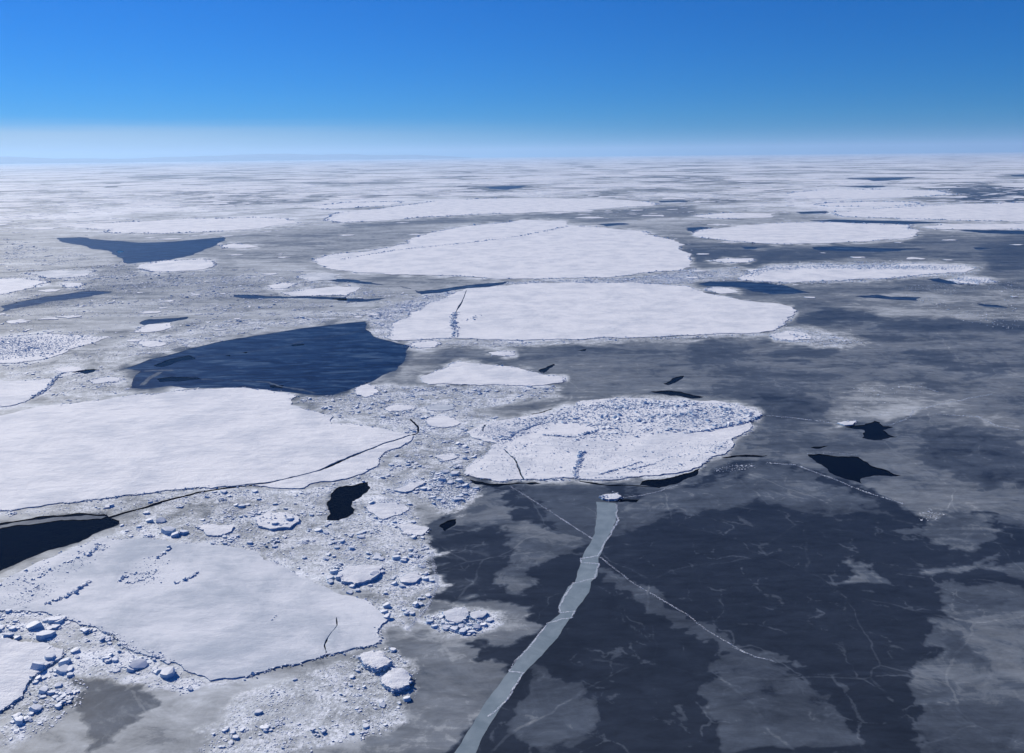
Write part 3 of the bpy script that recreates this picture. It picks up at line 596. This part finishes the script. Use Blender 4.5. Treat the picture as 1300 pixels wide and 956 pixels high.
def pieces(name, q, s, z, material='ice_rubble', tilt=.24, hs=1.0):
    """one mesh of many small ice fragments at q with size s"""
    n = len(q); k = rng.integers(0, len(TPL), n); VS, FS, off = [], [], 0
    az, ta, tt = rng.uniform(0, 6.283, n), rng.uniform(0, 6.283, n), rng.normal(0, tilt, n); hh = rng.uniform(.6, 1.5, n) * hs; asp = rng.uniform(.5, 1.1, n)
    z = np.broadcast_to(z, (n,))
    for j, (tv, tf) in enumerate(TPL):
        ix = np.where(k == j)[0]
        if not len(ix): continue
        c, s_ = np.cos(az[ix])[:, None], np.sin(az[ix])[:, None]; sz = s[ix][:, None]
        X = (tv[:, 0] * c - tv[:, 1] * s_) * sz; Y = (tv[:, 0] * s_ + tv[:, 1] * c) * sz * asp[ix][:, None]; Z = np.broadcast_to(tv[:, 2], X.shape) * sz * hh[ix][:, None]
        d = X * np.cos(ta[ix])[:, None] + Y * np.sin(ta[ix])[:, None]
        Z = Z + d * np.tan(np.clip(tt[ix], -.7, .7))[:, None]
        VS.append(np.stack([X + q[ix, :1], Y + q[ix, 1:2], Z + z[ix][:, None]], 2).reshape(-1, 3))
        FS.append((tf[None] + (off + np.arange(len(ix)) * len(tv))[:, None, None]).reshape(-1, 3)); off += len(ix) * len(tv)
    return mesh(name, np.vstack(VS), [(np.vstack(FS), 0)], [material])
def powsize(n, a, b, e=2.9):
    u = rng.random(n); k = 1 - e; return (a ** k + u * (b ** k - a ** k)) ** (1 / k)
def area(p): x, y = p[:, 0], p[:, 1]; return abs(np.dot(x, np.roll(y, -1)) - np.dot(y, np.roll(x, -1))) / 2
def fill(poly, n):
    lo, hi = poly.min(0), poly.max(0); got = []
    tot = 0
    while tot < n:
        c = rng.uniform(lo, hi, (max(500, int(n * 1.5)), 2)); c = c[inside(c, poly)]; got.append(c); tot += len(c)
        if len(got) > 60: break
    return np.vstack(got)[:n]
def scatter(px, cv, amin, amax, clump, cap=42000, pxmin=.85):
    poly = gnd(px); d = np.median(dist(poly)); amin = max(amin, pxmin * d / F); amax = max(amax, amin * 2.5)
    s = powsize(4000, amin, amax); n = int(min(cap, cv * area(poly) / (0.62 * np.mean(s ** 2))))
    c = fill(poly, n); s = powsize(len(c), amin, amax)
    nf = fbm(c / (d * .035), 31, 4); edge = np.clip(segdist(c, poly) / (d * .012), 0, 1)
    ok = rng.random(len(c)) < np.clip((nf - .5) * 5 * clump + 1 - clump * .6, 0.03, 1) * (.25 + .75 * edge)
    c, s = c[ok], s[ok]; n2 = fbm(c / (d * .02), 37, 3); big_ = s > 1.9 * amin; ok = ~big_ | (rng.random(len(c)) < .05 + .95 * sstep(n2, .50, .62)); c, s = c[ok], s[ok]
    return c, s
def heaps(px, cv, amin, amax):
    poly = gnd(px); d = np.median(dist(poly)); n = int(cv * area(poly) / (.042 * d) ** 2); qs, ss, zs = [np.zeros((0, 2))], [np.zeros(0)], [np.zeros(0)]
    if n < 1: return qs[0], ss[0], zs[0]
    amin = max(amin, .9 * d / F)
    for c in fill(poly, n):
        R_ = d * rng.uniform(.004, .014); m_ = int(rng.integers(10, 34)); u = rng.normal(0, .5, (m_, 2)); el = rng.uniform(.4, 1, 2); a = rng.uniform(0, 3.14)
        u2 = u * el; u2 = u2 @ np.array([[math.cos(a), math.sin(a)], [-math.sin(a), math.cos(a)]])
        qs.append(c + u2 * R_); ss.append(powsize(m_, amin * 1.1, max(amax * .8, amin * 3.2), 1.9)); zs.append(np.maximum(0, 1 - (u ** 2).sum(1)) * rng.uniform(.0, .7))
    return np.vstack(qs), np.concatenate(ss), np.concatenate(zs)

# ------------------------------------------------------------------ the floes
def floe_mesh(outline, cracks, h, material, seed, step):
    lo, hi = outline.min(0), outline.max(0); nx = int((hi[0] - lo[0]) / step) + 1; ny = int((hi[1] - lo[1]) / step) + 1
    gx, gy = np.meshgrid(np.linspace(lo[0], hi[0], nx), np.linspace(lo[1], hi[1], ny))
    g = np.column_stack([gx.ravel(), gy.ravel()]) + rng.uniform(-.35, .35, (nx * ny, 2)) * step
    g = g[inside(g, outline)]
    if len(g): g = g[segdist(g, outline) > step * .35]
    cs = [c for c in cracks if inside(c, outline).any()]
    vv, tri = cdt(g - lo, [outline - lo] + [c - lo for c in cs], 1e-4); vv = vv + lo
    cen = vv[tri].mean(1); keep = inside(cen, outline)
    for c in cs: keep &= ~inside(cen, c)
    tri = tri[keep]
    a, b, c = vv[tri[:, 0]], vv[tri[:, 1]], vv[tri[:, 2]]
    fl = ((b - a)[:, 0] * (c - a)[:, 1] - (b - a)[:, 1] * (c - a)[:, 0]) < 0; tri[fl] = tri[fl][:, ::-1]
    return vv, tri
def components(n, tri):
    p = np.arange(n)
    while True:
        m = p[tri].min(1); q_ = p.copy()
        for k in range(3): np.minimum.at(q_, tri[:, k], m)
        q_ = q_[q_]
        if (q_ == p).all(): return p
        p = q_
def floe_solid(vv, tri, h, seed, outline, material):
    used = np.unique(tri); mp = np.full(len(vv), -1); mp[used] = np.arange(len(used)); vv = vv[used]; tri = mp[tri]
    e = np.concatenate([tri[:, [0, 1]], tri[:, [1, 2]], tri[:, [2, 0]]]); key = np.sort(e, 1) @ np.array([len(vv) + 1, 1])
    _, inv, cnt = np.unique(key, return_inverse=True, return_counts=True); be = e[cnt[inv] == 1]
    bv = np.unique(be); size = math.sqrt(area(outline))
    z = h * (1 + .35 * (fbm(vv / max(12, size * .12), seed) - .5)) + .25 * h * (fbm(vv / 5.0, seed + 5) - .5)
    z[bv] *= rng.uniform(.72, 1.12, len(bv))
    n = len(vv); mpb = np.full(n, -1); mpb[bv] = n + np.arange(len(bv))
    low = np.column_stack([vv[bv] + rng.uniform(-.18, .18, (len(bv), 2)) * h, np.full(len(bv), -.25)])
    V3 = np.vstack([np.column_stack([vv, z]), low, np.column_stack([vv[bv], z[bv]])]); nb = len(bv)
    quads = np.column_stack([mpb[be[:, 1]] + nb, mpb[be[:, 0]] + nb, mpb[be[:, 0]], mpb[be[:, 1]]])
    org = vv.mean(0); V3[:, :2] -= org
    return mesh('ice_floe', V3, [(tri, 0), (quads, 0)], [material], smooth='top'), org
FLOE_W = []; BODY = []
RUB = { # rubble lying on a floe: floe index -> list of (outline px, cover, min, max)
 5: [([(701,524),(735,510),(768,507),(870,509),(934,514),(964,525),(948,536),(905,545),(860,551),(800,557),(760,563),(715,560),(756,546),(725,538),(700,540),(690,534)], .85, .9, 4.4),
     ([(595,550),(613,540),(667,530),(700,526),(700,545),(660,556),(625,572),(605,590),(600,580),(630,562)], .75, .4, 2.6), ([(600,600),(630,565),(700,550),(830,560),(920,560),(900,578),(800,602),(640,608)], .10, .4, 1.8), ([(860,598),(905,577),(925,570),(930,556),(912,560),(890,578),(850,590),(780,600),(760,604)], .6, .5, 2.4)],
 20: [([(-20,430),(60,426),(135,428),(100,439),(60,453),(-20,460)], .55, .6, 3.0)],
 3: [([(-40,745),(34,724),(80,706),(130,688),(150,690),(110,720),(60,760),(30,774),(-40,775)], .20, .4, 2.0), ([(60,778),(118,790),(170,815),(215,835),(250,858),(235,862),(160,830),(100,800)], .75, .4, 2.2), ([(140,735),(190,705),(225,715),(210,745),(160,750)], .16, .4, 1.8)],
 40: [([(325,662),(340,653),(362,654),(378,658),(378,664),(366,671),(345,673)], .5, .8, 3.5)],
 9: [([(940,354),(950,344),(978,339),(1030,337),(1215,337),(1232,341),(1215,343),(1030,342),(975,344),(960,352)], .35, 1.0, 3)],
 37: [([(1206,355),(1225,353),(1255,355),(1262,358),(1240,360)], .6, 1.0, 3)],
 36: [([(1000,421),(1025,425),(1027,431),(1008,432)], .5, .8, 3)],
}
RLINE = { # ridges on floes: (polyline, spread px, per m, size)
 5: [([(738,574),(735,590),(731,604),(733,607)], 4, 6, 1.1), ([(690,553),(725,556),(755,549),(758,546)], 2.5, 3, 1.3), ([(868,551),(905,546),(950,536),(966,528)], 2.5, 3.5, 1.3), ([(760,604),(800,592),(812,587)], 2, 2.5, .9), ([(800,598),(830,590),(850,580)], 2, 2, .8), ([(640,560),(660,548),(690,536)], 3, 3, 1.2), ([(640,610),(735,609),(800,606)], 2, 1.0, .6)],
 3: [([(58,769),(88,757),(115,739)], 3, 4, .9), ([(149,739),(165,731),(190,728)], 3, 3, .8), ([(160,742),(185,737),(200,725)], 2.5, 2.5, .7), ([(223,742),(240,736),(252,727)], 2.5, 3, .8), ([(200,710),(212,700),(216,697)], 2.5, 2.5, .9), ([(110,708),(128,690)], 4, 3, .9), ([(30,745),(75,720),(120,700)], 5, 1.2, .7), ([(345,790),(352,783)], 2, 2, .6)],
 0: [([(430,330),(500,318),(600,308),(660,300),(700,292),(722,287)], 5.0, .5, .9)],
 1: [([(579,397),(575,408),(577,418),(579,428)], 6, 2.0, 1.6), ([(575,410),(600,405),(610,400)], 8, .4, 1.5)],
 21: [([(40,505),(60,494),(70,481),(78,474)], 2.5, 2.5, 1.2)],
}
def along(line, spread, perm, size, dens=.8, pmin=.9):
    q_ = gnd(line); seg = np.linalg.norm(np.diff(q_, axis=0), axis=1); L_ = seg.sum(); n = max(4, int(L_ * perm * dens))
    tpos = np.sort(rng.uniform(0, L_, n)); cs = np.concatenate([[0], np.cumsum(seg)])
    p = np.column_stack([np.interp(tpos, cs, q_[:, 0]), np.interp(tpos, cs, q_[:, 1])])
    wob = (fbm(p / 6.0, 41) - .5) * 5; d = dist(p) / F
    p = p + rng.normal(0, 1, (n, 2)) * (spread * .35 * d)[:, None] + np.column_stack([wob, -wob]) * .35
    return p, np.maximum(size, pmin * d) * rng.uniform(.5, 1.9, n) * np.clip(.5 + fbm(p / 14, 43) * 1.1, .4, 1.6)
FLOES.append(([(760,632),(768,629.5),(783,628),(789,632),(780,636),(765,635)], 1.2, 'snow', 'bright lumpy ice mass at the head of the pale refrozen band'))
RUB[len(FLOES) - 1] = [([(760,632),(768,629),(783,628),(789,632),(780,636),(765,635)], 1.0, 1.0, 3.2)]
floe_names = []
for i, (px, h, mt, lab) in enumerate(FLOES):
    ol = wpoly(px, 0.12, 300 + i); FLOE_W.append(ol)
    h = h * (.62 if i in (0, 1, 7, 8, 9, 2, 3, 5) or h < .85 else 1.0)
    ext = math.sqrt(area(ol)); dm = float(np.median(dist(ol)))
    step = max(1.2, dm * 0.0062, ext / 75)
    vv, tri = floe_mesh(ol, crack_w, h, mt, i, step)
    comp = components(len(vv), tri)[tri[:, 0]]; ids, cnt = np.unique(comp, return_counts=True); order = ids[np.argsort(-cnt)]
    base = None
    for j, cid in enumerate(order):
        sub = tri[comp == cid]
        if j and len(sub) < 60: continue
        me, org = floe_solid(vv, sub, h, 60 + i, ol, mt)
        o = bpy.data.objects.new('ice_floe', None); C.objects.link(o)
        lb = lab if j == 0 else ('narrow white floe sliver cut off along the black crack' if i == 2 else 'white end piece parted by a crack from its floe, ' + str(['', 'beside the polynya', 'by the rubble'][min(j, 2)]))
        o.location = (org[0], org[1], 0); o['label'] = lb; o['category'] = 'ice floe'; o['group'] = 'ice floes in the pack'
        s_ = obj('slab', me, o)
        if j == 0: base = o, org
    # chips along the rim, and rubble and ridges frozen onto it
    n_r = int(min(2600, len(ol) * 4.2)); k = rng.integers(0, len(ol), n_r); t_ = rng.random(n_r)[:, None]
    rp = ol[k] * (1 - t_) + ol[(k + 1) % len(ol)] * t_; d = dist(rp) / F
    okr = fbm(rp / (18 * dm / 400), 70 + i) > .47
    rp = rp[okr] + rng.normal(0, 1, (okr.sum(), 2)) * (rng.choice([.8, 1.6, 3.0], okr.sum()) * d[okr])[:, None]
    rs = np.maximum(.4, .85 * d[okr]) * powsize(len(rp), .8, 3.6, 2.4)
    keepr = rng.random(len(rp)) < .8; rp, rs = rp[keepr], rs[keepr]
    o, org = base
    if len(rp) > 5:
        me = pieces('rim_rubble', rp - org, rs, rng.uniform(.05, .9, len(rp)) * h, tilt=.3); r_ = obj('rim_rubble', me, o, kind='stuff')
    qs, ss = [], []
    for pl, cv, a, b in RUB.get(i, []):
        c, s = scatter(pl, cv, a, b, .35, 9000); ok = inside(c, ol); qs.append(c[ok]); ss.append(s[ok])
    if qs:
        me = pieces('pressure_rubble', np.vstack(qs) - org, np.concatenate(ss), h * .9, tilt=.32, hs=1.15); obj('pressure_rubble', me, o, kind='stuff')
    for ln, spd, pm, sz in RLINE.get(i, []):
        p, s = along(ln, spd, pm, sz); obj('pressure_ridge', pieces('pressure_ridge', p - org, s, h * .95, tilt=.45, hs=1.3), o, kind='stuff')

# ------------------------------------------------------------------ ridges on the young ice
for ln, spd, pm, sz in RIDGES:
    p, s = along(ln, spd, pm, sz * .40, 6.0, .30)
    obj('ridge_line', pieces('ridge_line', p, s, 0.05, tilt=.3, hs=.6), kind='stuff', label='low line of upthrust ice shards along a crack in young ice', cat='ice ridge')

# ------------------------------------------------------------------ loose brash and the larger blocks in it
AQ, AS, AK, AZ = [], [], [], []
for px, cv, a, b, key, cl in BRASH:
    c, s = scatter(px, cv, a, b * 1.45, cl); AQ.append(c); AS.append(s); AK += [key] * len(c); AZ.append(np.zeros(len(c)) if key not in ('patch', 'island') else rng.uniform(0, .45, len(c)))
    if cv > .2 and key not in ('seam', 'polynya'):
        c, s, z_ = heaps(px, min(cv, .8), a, b); AQ.append(c); AS.append(s); AK += [key] * len(c); AZ.append(z_)
AQ = np.vstack(AQ); AS = np.concatenate(AS); AK = np.array(AK); AZ = np.concatenate(AZ)
bad = np.zeros(len(AQ), bool)
for h in FLOE_W + HOLES: bad |= inside(AQ, h)
AQ, AS, AK, AZ = AQ[~bad], AS[~bad], AK[~bad], AZ[~bad]
pxs = AS / dist(AQ) * F; pp = pix(AQ); vis = (pp[:, 0] > -5) & (pp[:, 0] < 1305) & (pp[:, 1] < 960)
order = np.argsort(-np.where(vis, pxs, 0))[:225]
LAB = {'left': ('snow-capped ice block in grey brash between the black crack and the bluish floe', 'ice blocks by the bluish floe'),
 'mid': ('white ice block in the brash between the huge floe and the rubble floe', 'ice blocks by the rubble floe'),
 'polynya': ('ice block in the white rubble heaped at the polynya end', 'ice blocks at the polynya'), 'seam': ('ice block caught in the seam along a large floe edge', 'ice blocks in the seam'),
 'patch': ('angular blue-shadowed block in the compact rubble patch off the lens-shaped floe', 'blocks of the rubble patch'),
 'island': ('angular block of the isolated rubble island in pale thin ice', 'blocks of the rubble island'),
 'belt': ('tumbled blue-sided ice block in the snowy rubble belt around the white rounded floe', 'blocks of the rubble belt'),
 'ridge': ('ice block in grey slush off the bluish grey floe', 'blocks off the bluish grey floe'),
 'beige': ('ice block scattered on the beige-grey ice', 'blocks on beige-grey ice'), 'right': ('stray bright ice block on the slate-grey nilas', 'blocks on grey nilas')}
BM = [mesh('ice_block', tv, [(tf, 0)], ['ice_rubble']) for tv, tf in BTPL]
for i in order:
    s = float(AS[i]); lb, gr = LAB[str(AK[i])]; szw = 'small ' if pxs[i] < 8.5 else ('squat ' if pxs[i] < 11 else 'chunky '); lb = szw + lb; gr = szw + gr
    o = obj('ice_block', random.choice(BM), None, (AQ[i, 0], AQ[i, 1], .02 + float(AZ[i])), lb, 'ice block', gr)
    o.scale = (s, s * random.uniform(.7, 1), s * random.uniform(.8, 1.25)); o.rotation_euler = (random.gauss(0, .14), random.gauss(0, .14), random.uniform(0, 6.28))
HERO = [(12,808,12,'belt'),(22,811,9,'belt'),(17,799,10,'belt'),(57,808,24,'belt'),(44,796,20,'belt'),(70,797,13,'belt'),(64,838,14,'belt'),(84,842,16,'belt'),(48,850,16,'belt'),(80,786,10,'belt'),
 (176,846,26,'belt'),(168,851,14,'belt'),(214,857,20,'belt'),(146,839,10,'belt'),(106,800,10,'belt'),(96,827,12,'belt'),
 (214,676,22,'left'),(232,677,16,'left'),(224,680,14,'left'),(190,662,12,'left'),(205,662,14,'left'),(186,652,10,'left'),(140,643,11,'left'),(300,642,9,'left'),(404,674,14,'left'),(414,677,11,'left'),(318,690,9,'left'),(424,727,14,'left'),(432,735,12,'left'),
 (476,732,15,'left'),(484,727,12,'left'),(448,745,12,'left'),(503,709,13,'left'),(512,713,11,'left'),(522,705,10,'left'),(540,736,12,'left'),(548,738,9,'left'),(500,742,11,'left'),(491,770,12,'left'),(487,778,14,'left'),(492,785,12,'left'),
 (545,790,11,'island'),(552,796,12,'island'),(560,784,11,'island'),(566,798,13,'island'),(577,800,14,'island'),(588,803,14,'island'),(599,803,12,'island'),(606,797,14,'island'),(614,794,12,'island'),(622,788,12,'island'),(608,790,11,'island'),(586,796,12,'island'),(596,794,10,'island'),
 (556,604,12,'patch'),(566,600,13,'patch'),(577,603,14,'patch'),(562,611,13,'patch'),(572,614,12,'patch'),(584,612,13,'patch'),(592,618,12,'patch'),(605,621,11,'patch'),(550,632,10,'patch'),(563,638,10,'patch'),(578,636,11,'patch'),(590,628,11,'patch'),
 (368,662,14,'left'),(350,668,12,'left'),(478,850,14,'ridge'),(490,846,12,'ridge'),(494,872,13,'ridge'),(512,868,12,'ridge')]
def near_thing(p, z):
    k = min(range(len(FLOES)), key=lambda i: segdist(p[None], FLOE_W[i])[0]); return k
for x, y, sz, key in HERO:
    p = gnd([(x, y)])[0]; s = .84 * sz * float(dist(p)[0]) / F; lb, gr = LAB[key]; on = any(inside(p[None], f_)[0] for f_ in FLOE_W)
    o = obj('ice_block', random.choice(BM), None, (p[0], p[1], .9 if on else .05), 'large ' + lb, 'ice block', 'large ' + gr)
    o.scale = (s, s * random.uniform(.6, .85), s * random.uniform(.9, 1.3)); o.rotation_euler = (random.gauss(0, .16), random.gauss(0, .16), random.uniform(-.4, .9))
rest = np.ones(len(AQ), bool); rest[order] = False
for key in LAB:
    m_ = rest & (AK == key)
    if m_.sum(): obj('brash_ice', pieces('brash_ice', AQ[m_], AS[m_], AZ[m_], tilt=.2, hs=.55 if key in ('seam', 'polynya', 'beige', 'right') else .8), kind='stuff', label=LAB[key][0].replace('ice block', 'ice fragments').replace('block', 'fragments'), cat='brash ice')
print('tris', sum(len(m_.polygons) for m_ in bpy.data.meshes)); print('brash', len(AQ), 'px of smallest single block', pxs[order[-1]])

# ------------------------------------------------------------------ the distant pack: floes growing smaller towards the horizon
def ring(n, rn):
    a = np.sort((np.arange(n) + rn.uniform(-.4, .4, n)) * 6.283 / n); r = rn.uniform(.5, 1.2, n)
    return np.column_stack([r * np.cos(a), r * np.sin(a)])
cand = []
for k in range(34000):
    th = rng.uniform(-.72, .72); lr = rng.uniform(math.log(1500), math.log(60000)); r = math.exp(lr)
    cand.append((r * math.sin(th), r * math.cos(th)))
cand = np.array(cand); cp = pix(cand)
dn = fbm(cand / 1500., 51, 6, .62); rmid = np.sqrt((cand ** 2).sum(1))
okc = (rng.random(len(cand)) < np.clip((dn - .43) * 6, .03, 1)) & (cp[:, 1] < 330)
okc &= (cp[:, 1] < 300 - 0.02 * (cp[:, 0] - 650)) | (rng.random(len(cand)) < .12)
okc &= ~((cp[:, 1] > 262) & (cp[:, 0] > 830) & (rng.random(len(cand)) < .75))
siz = (0.0014 * rmid) * powsize(len(cand), 1, 14, 2.1) * np.clip(rmid / 3000, .5, 2.6)
for h in FLOE_W + [bluelead_w, polynya_w]: okc &= ~inside(cand, h)
for h in lead_w:
    c0 = h.mean(0); okc &= (segdist(cand, h) > siz * 1.1) & ~inside(cand, h)
cand, siz, rmid = cand[okc], siz[okc], rmid[okc]
o_ = np.argsort(-siz / rmid); cand, siz, rmid = cand[o_], siz[o_], rmid[o_]; alive = np.ones(len(cand), bool)
for i in range(len(cand)):
    if not alive[i]: continue
    dx = cand[i + 1:] - cand[i]; near_ = np.hypot(dx[:, 0] / 1.25, dx[:, 1] / .9) < (siz[i + 1:] + siz[i]) * .92; alive[i + 1:][near_] = False
cand, siz, rmid = cand[alive], siz[alive], rmid[alive]
cp = pix(cand); wpx = np.where((cp[:, 0] > 0) & (cp[:, 0] < 1300), siz * H / rmid ** 1.5, 0)
od = np.argsort(-wpx); big = set(od[:160].tolist())
mid = [(rng.uniform(-10, 560), rng.uniform(290, 440)) for _ in range(70)] + [(rng.uniform(860, 1300), rng.uniform(300, 385)) for _ in range(22)] + [(rng.uniform(380, 560), rng.uniform(500, 600)) for _ in range(8)]
mw = gnd(mid); okm = np.ones(len(mw), bool); ms = rng.uniform(3, 11, len(mw)) * dist(mw) / F
for h in FLOE_W + HOLES: okm &= ~inside(mw, h) & (segdist(mw, h) > ms * 1.1)
n_far = len(cand); cand = np.vstack([cand, mw[okm]]); siz = np.concatenate([siz, ms[okm]]); big |= set(range(n_far, len(cand)))
MARK = [(FLOE_W[0], 'the very large flat floe'), (FLOE_W[1], 'the floe with the end crack'), (FLOE_W[2], 'the huge bright floe'), (FLOE_W[5], 'the lens-shaped rubble floe'), (FLOE_W[7], 'the oval floe'),
 (FLOE_W[9], 'the narrow rubbled floe'), (FLOE_W[47], 'the vast pale floe'), (FLOE_W[49], 'the vast lead-fringed floe'), (FLOE_W[52], 'the wide pale floe'), (FLOE_W[20], 'the rough rubble floe'), (FLOE_W[11], 'the hairline crack'),
 (bluelead_w, 'the pale blue lead'), (polynya_w, 'the dark blue polynya'), (lead_w[0], 'the small far blue lead'), (lead_w[1], 'the long far dark lead')]
def lying(p, sz):
    d = [np.sqrt(((m_ - p) ** 2).sum(1)).min() for m_, _ in MARK]; k = int(np.argmin(d)); r = math.hypot(*p)
    kind = 'small' if sz < .004 * r else ('middling' if sz < .009 * r else 'broad')
    if d[k] > .8 * r or r > 11000: return kind + ' flat white floe of the hazy far pack towards the horizon'
    return kind + (' flat white floe close beside ' if d[k] < .05 * r else ' flat white floe some way off ') + MARK[k][1]
SV, SF3, off = [], {}, 0
for i in range(len(cand)):
    n = int(rng.integers(8, 14)); p = ring(n, rng) * siz[i] * np.array([1.25, .9]); h = float(rng.uniform(.4, .75))
    if i in big: p = jag(p + cand[i], .12, minlen=siz[i] * .12, seed=i) - cand[i]; n = len(p)
    top = np.column_stack([p, np.full(n, h)]); bot = np.column_stack([p * 1.01, np.full(n, -.2)])
    idx = np.arange(n); quads = np.column_stack([idx, np.roll(idx, 1), np.roll(idx, 1) + n, idx + n]); quads = np.column_stack([np.roll(idx, -1), idx, idx + n, np.roll(idx, -1) + n])
    if i in big:
        me = mesh('ice_floe', np.vstack([top, bot]), [(idx[None], 0), (quads, 0)], ['snow'])
        obj('ice_floe', me, None, (cand[i, 0], cand[i, 1], 0), lying(cand[i], siz[i]), 'ice floe', lying(cand[i], siz[i]) + 's')
    else:
        sh = np.array([cand[i, 0], cand[i, 1], 0]); SV += [top + sh, bot + sh]
        SF3.setdefault(n, []).append(idx + off); SF3.setdefault(4, []).extend(quads + off); off += 2 * n
obj('distant_pack_ice', mesh('distant_pack_ice', np.vstack(SV), [(np.array(f_), 0) for f_ in SF3.values()], ['snow']), kind='stuff', label='mass of small white floes fading towards the horizon', cat='pack ice')

# ------------------------------------------------------------------ far hills on the left and the air between
def hills(x0, x1, r, top, seed):
    n, m_ = 120, 14; V3 = []
    for i in range(n):
        u = i / (n - 1); px = x0 + (x1 - x0) * u; d = ray([(px, 205)])[0]; th = math.atan2(d[0], d[1])
        e = math.sin(math.pi * u) ** .6
        hh = top * e * (.45 + .75 * fbm(np.array([[u * 5, seed]]), seed, 5)[0])
        for j in range(m_):
            s = j / (m_ - 1); rr = r + 7000 * s
            V3.append((rr * math.sin(th), rr * math.cos(th), -2 + hh * math.sin(math.pi * s) * (.8 + .4 * fbm(np.array([[u * 16, s * 4]]), seed + 3, 4)[0])))
    fq = np.array([[i * m_ + j, (i + 1) * m_ + j, (i + 1) * m_ + j + 1, i * m_ + j + 1] for i in range(n - 1) for j in range(m_ - 1)])
    return mesh('hills', np.array(V3), [(fq, 0)], ['hill_forest'], smooth=True)
obj('hills', hills(-500, 330, 60000, 420, 3), kind='structure'); obj('hills', hills(60, 600, 64000, 560, 8), kind='structure')
m = bpy.data.materials.new('haze'); m.use_nodes = True; t = m.node_tree; t.nodes.clear()
mo = t.nodes.new('ShaderNodeOutputMaterial'); pv = t.nodes.new('ShaderNodeVolumePrincipled')
pv.inputs['Color'].default_value = (0.50, 0.74, 1.0, 1); pv.inputs['Density'].default_value = 2.5e-5; pv.inputs['Anisotropy'].default_value = 0.3
t.links.new(pv.outputs[0], mo.inputs['Volume']); M['haze'] = m
e = 86000.0; z0, z1 = -3.5, 820.0
bv = np.array([(x, y, z) for x in (-e, e) for y in (-e, e) for z in (z0, z1)])
bf = np.array([[0, 1, 3, 2], [4, 6, 7, 5], [0, 4, 5, 1], [2, 3, 7, 6], [0, 2, 6, 4], [1, 5, 7, 3]])
obj('haze', mesh('haze', bv, [(bf, 0)], ['haze']), kind='stuff', label='pale blue haze over the pack ice', cat='haze')
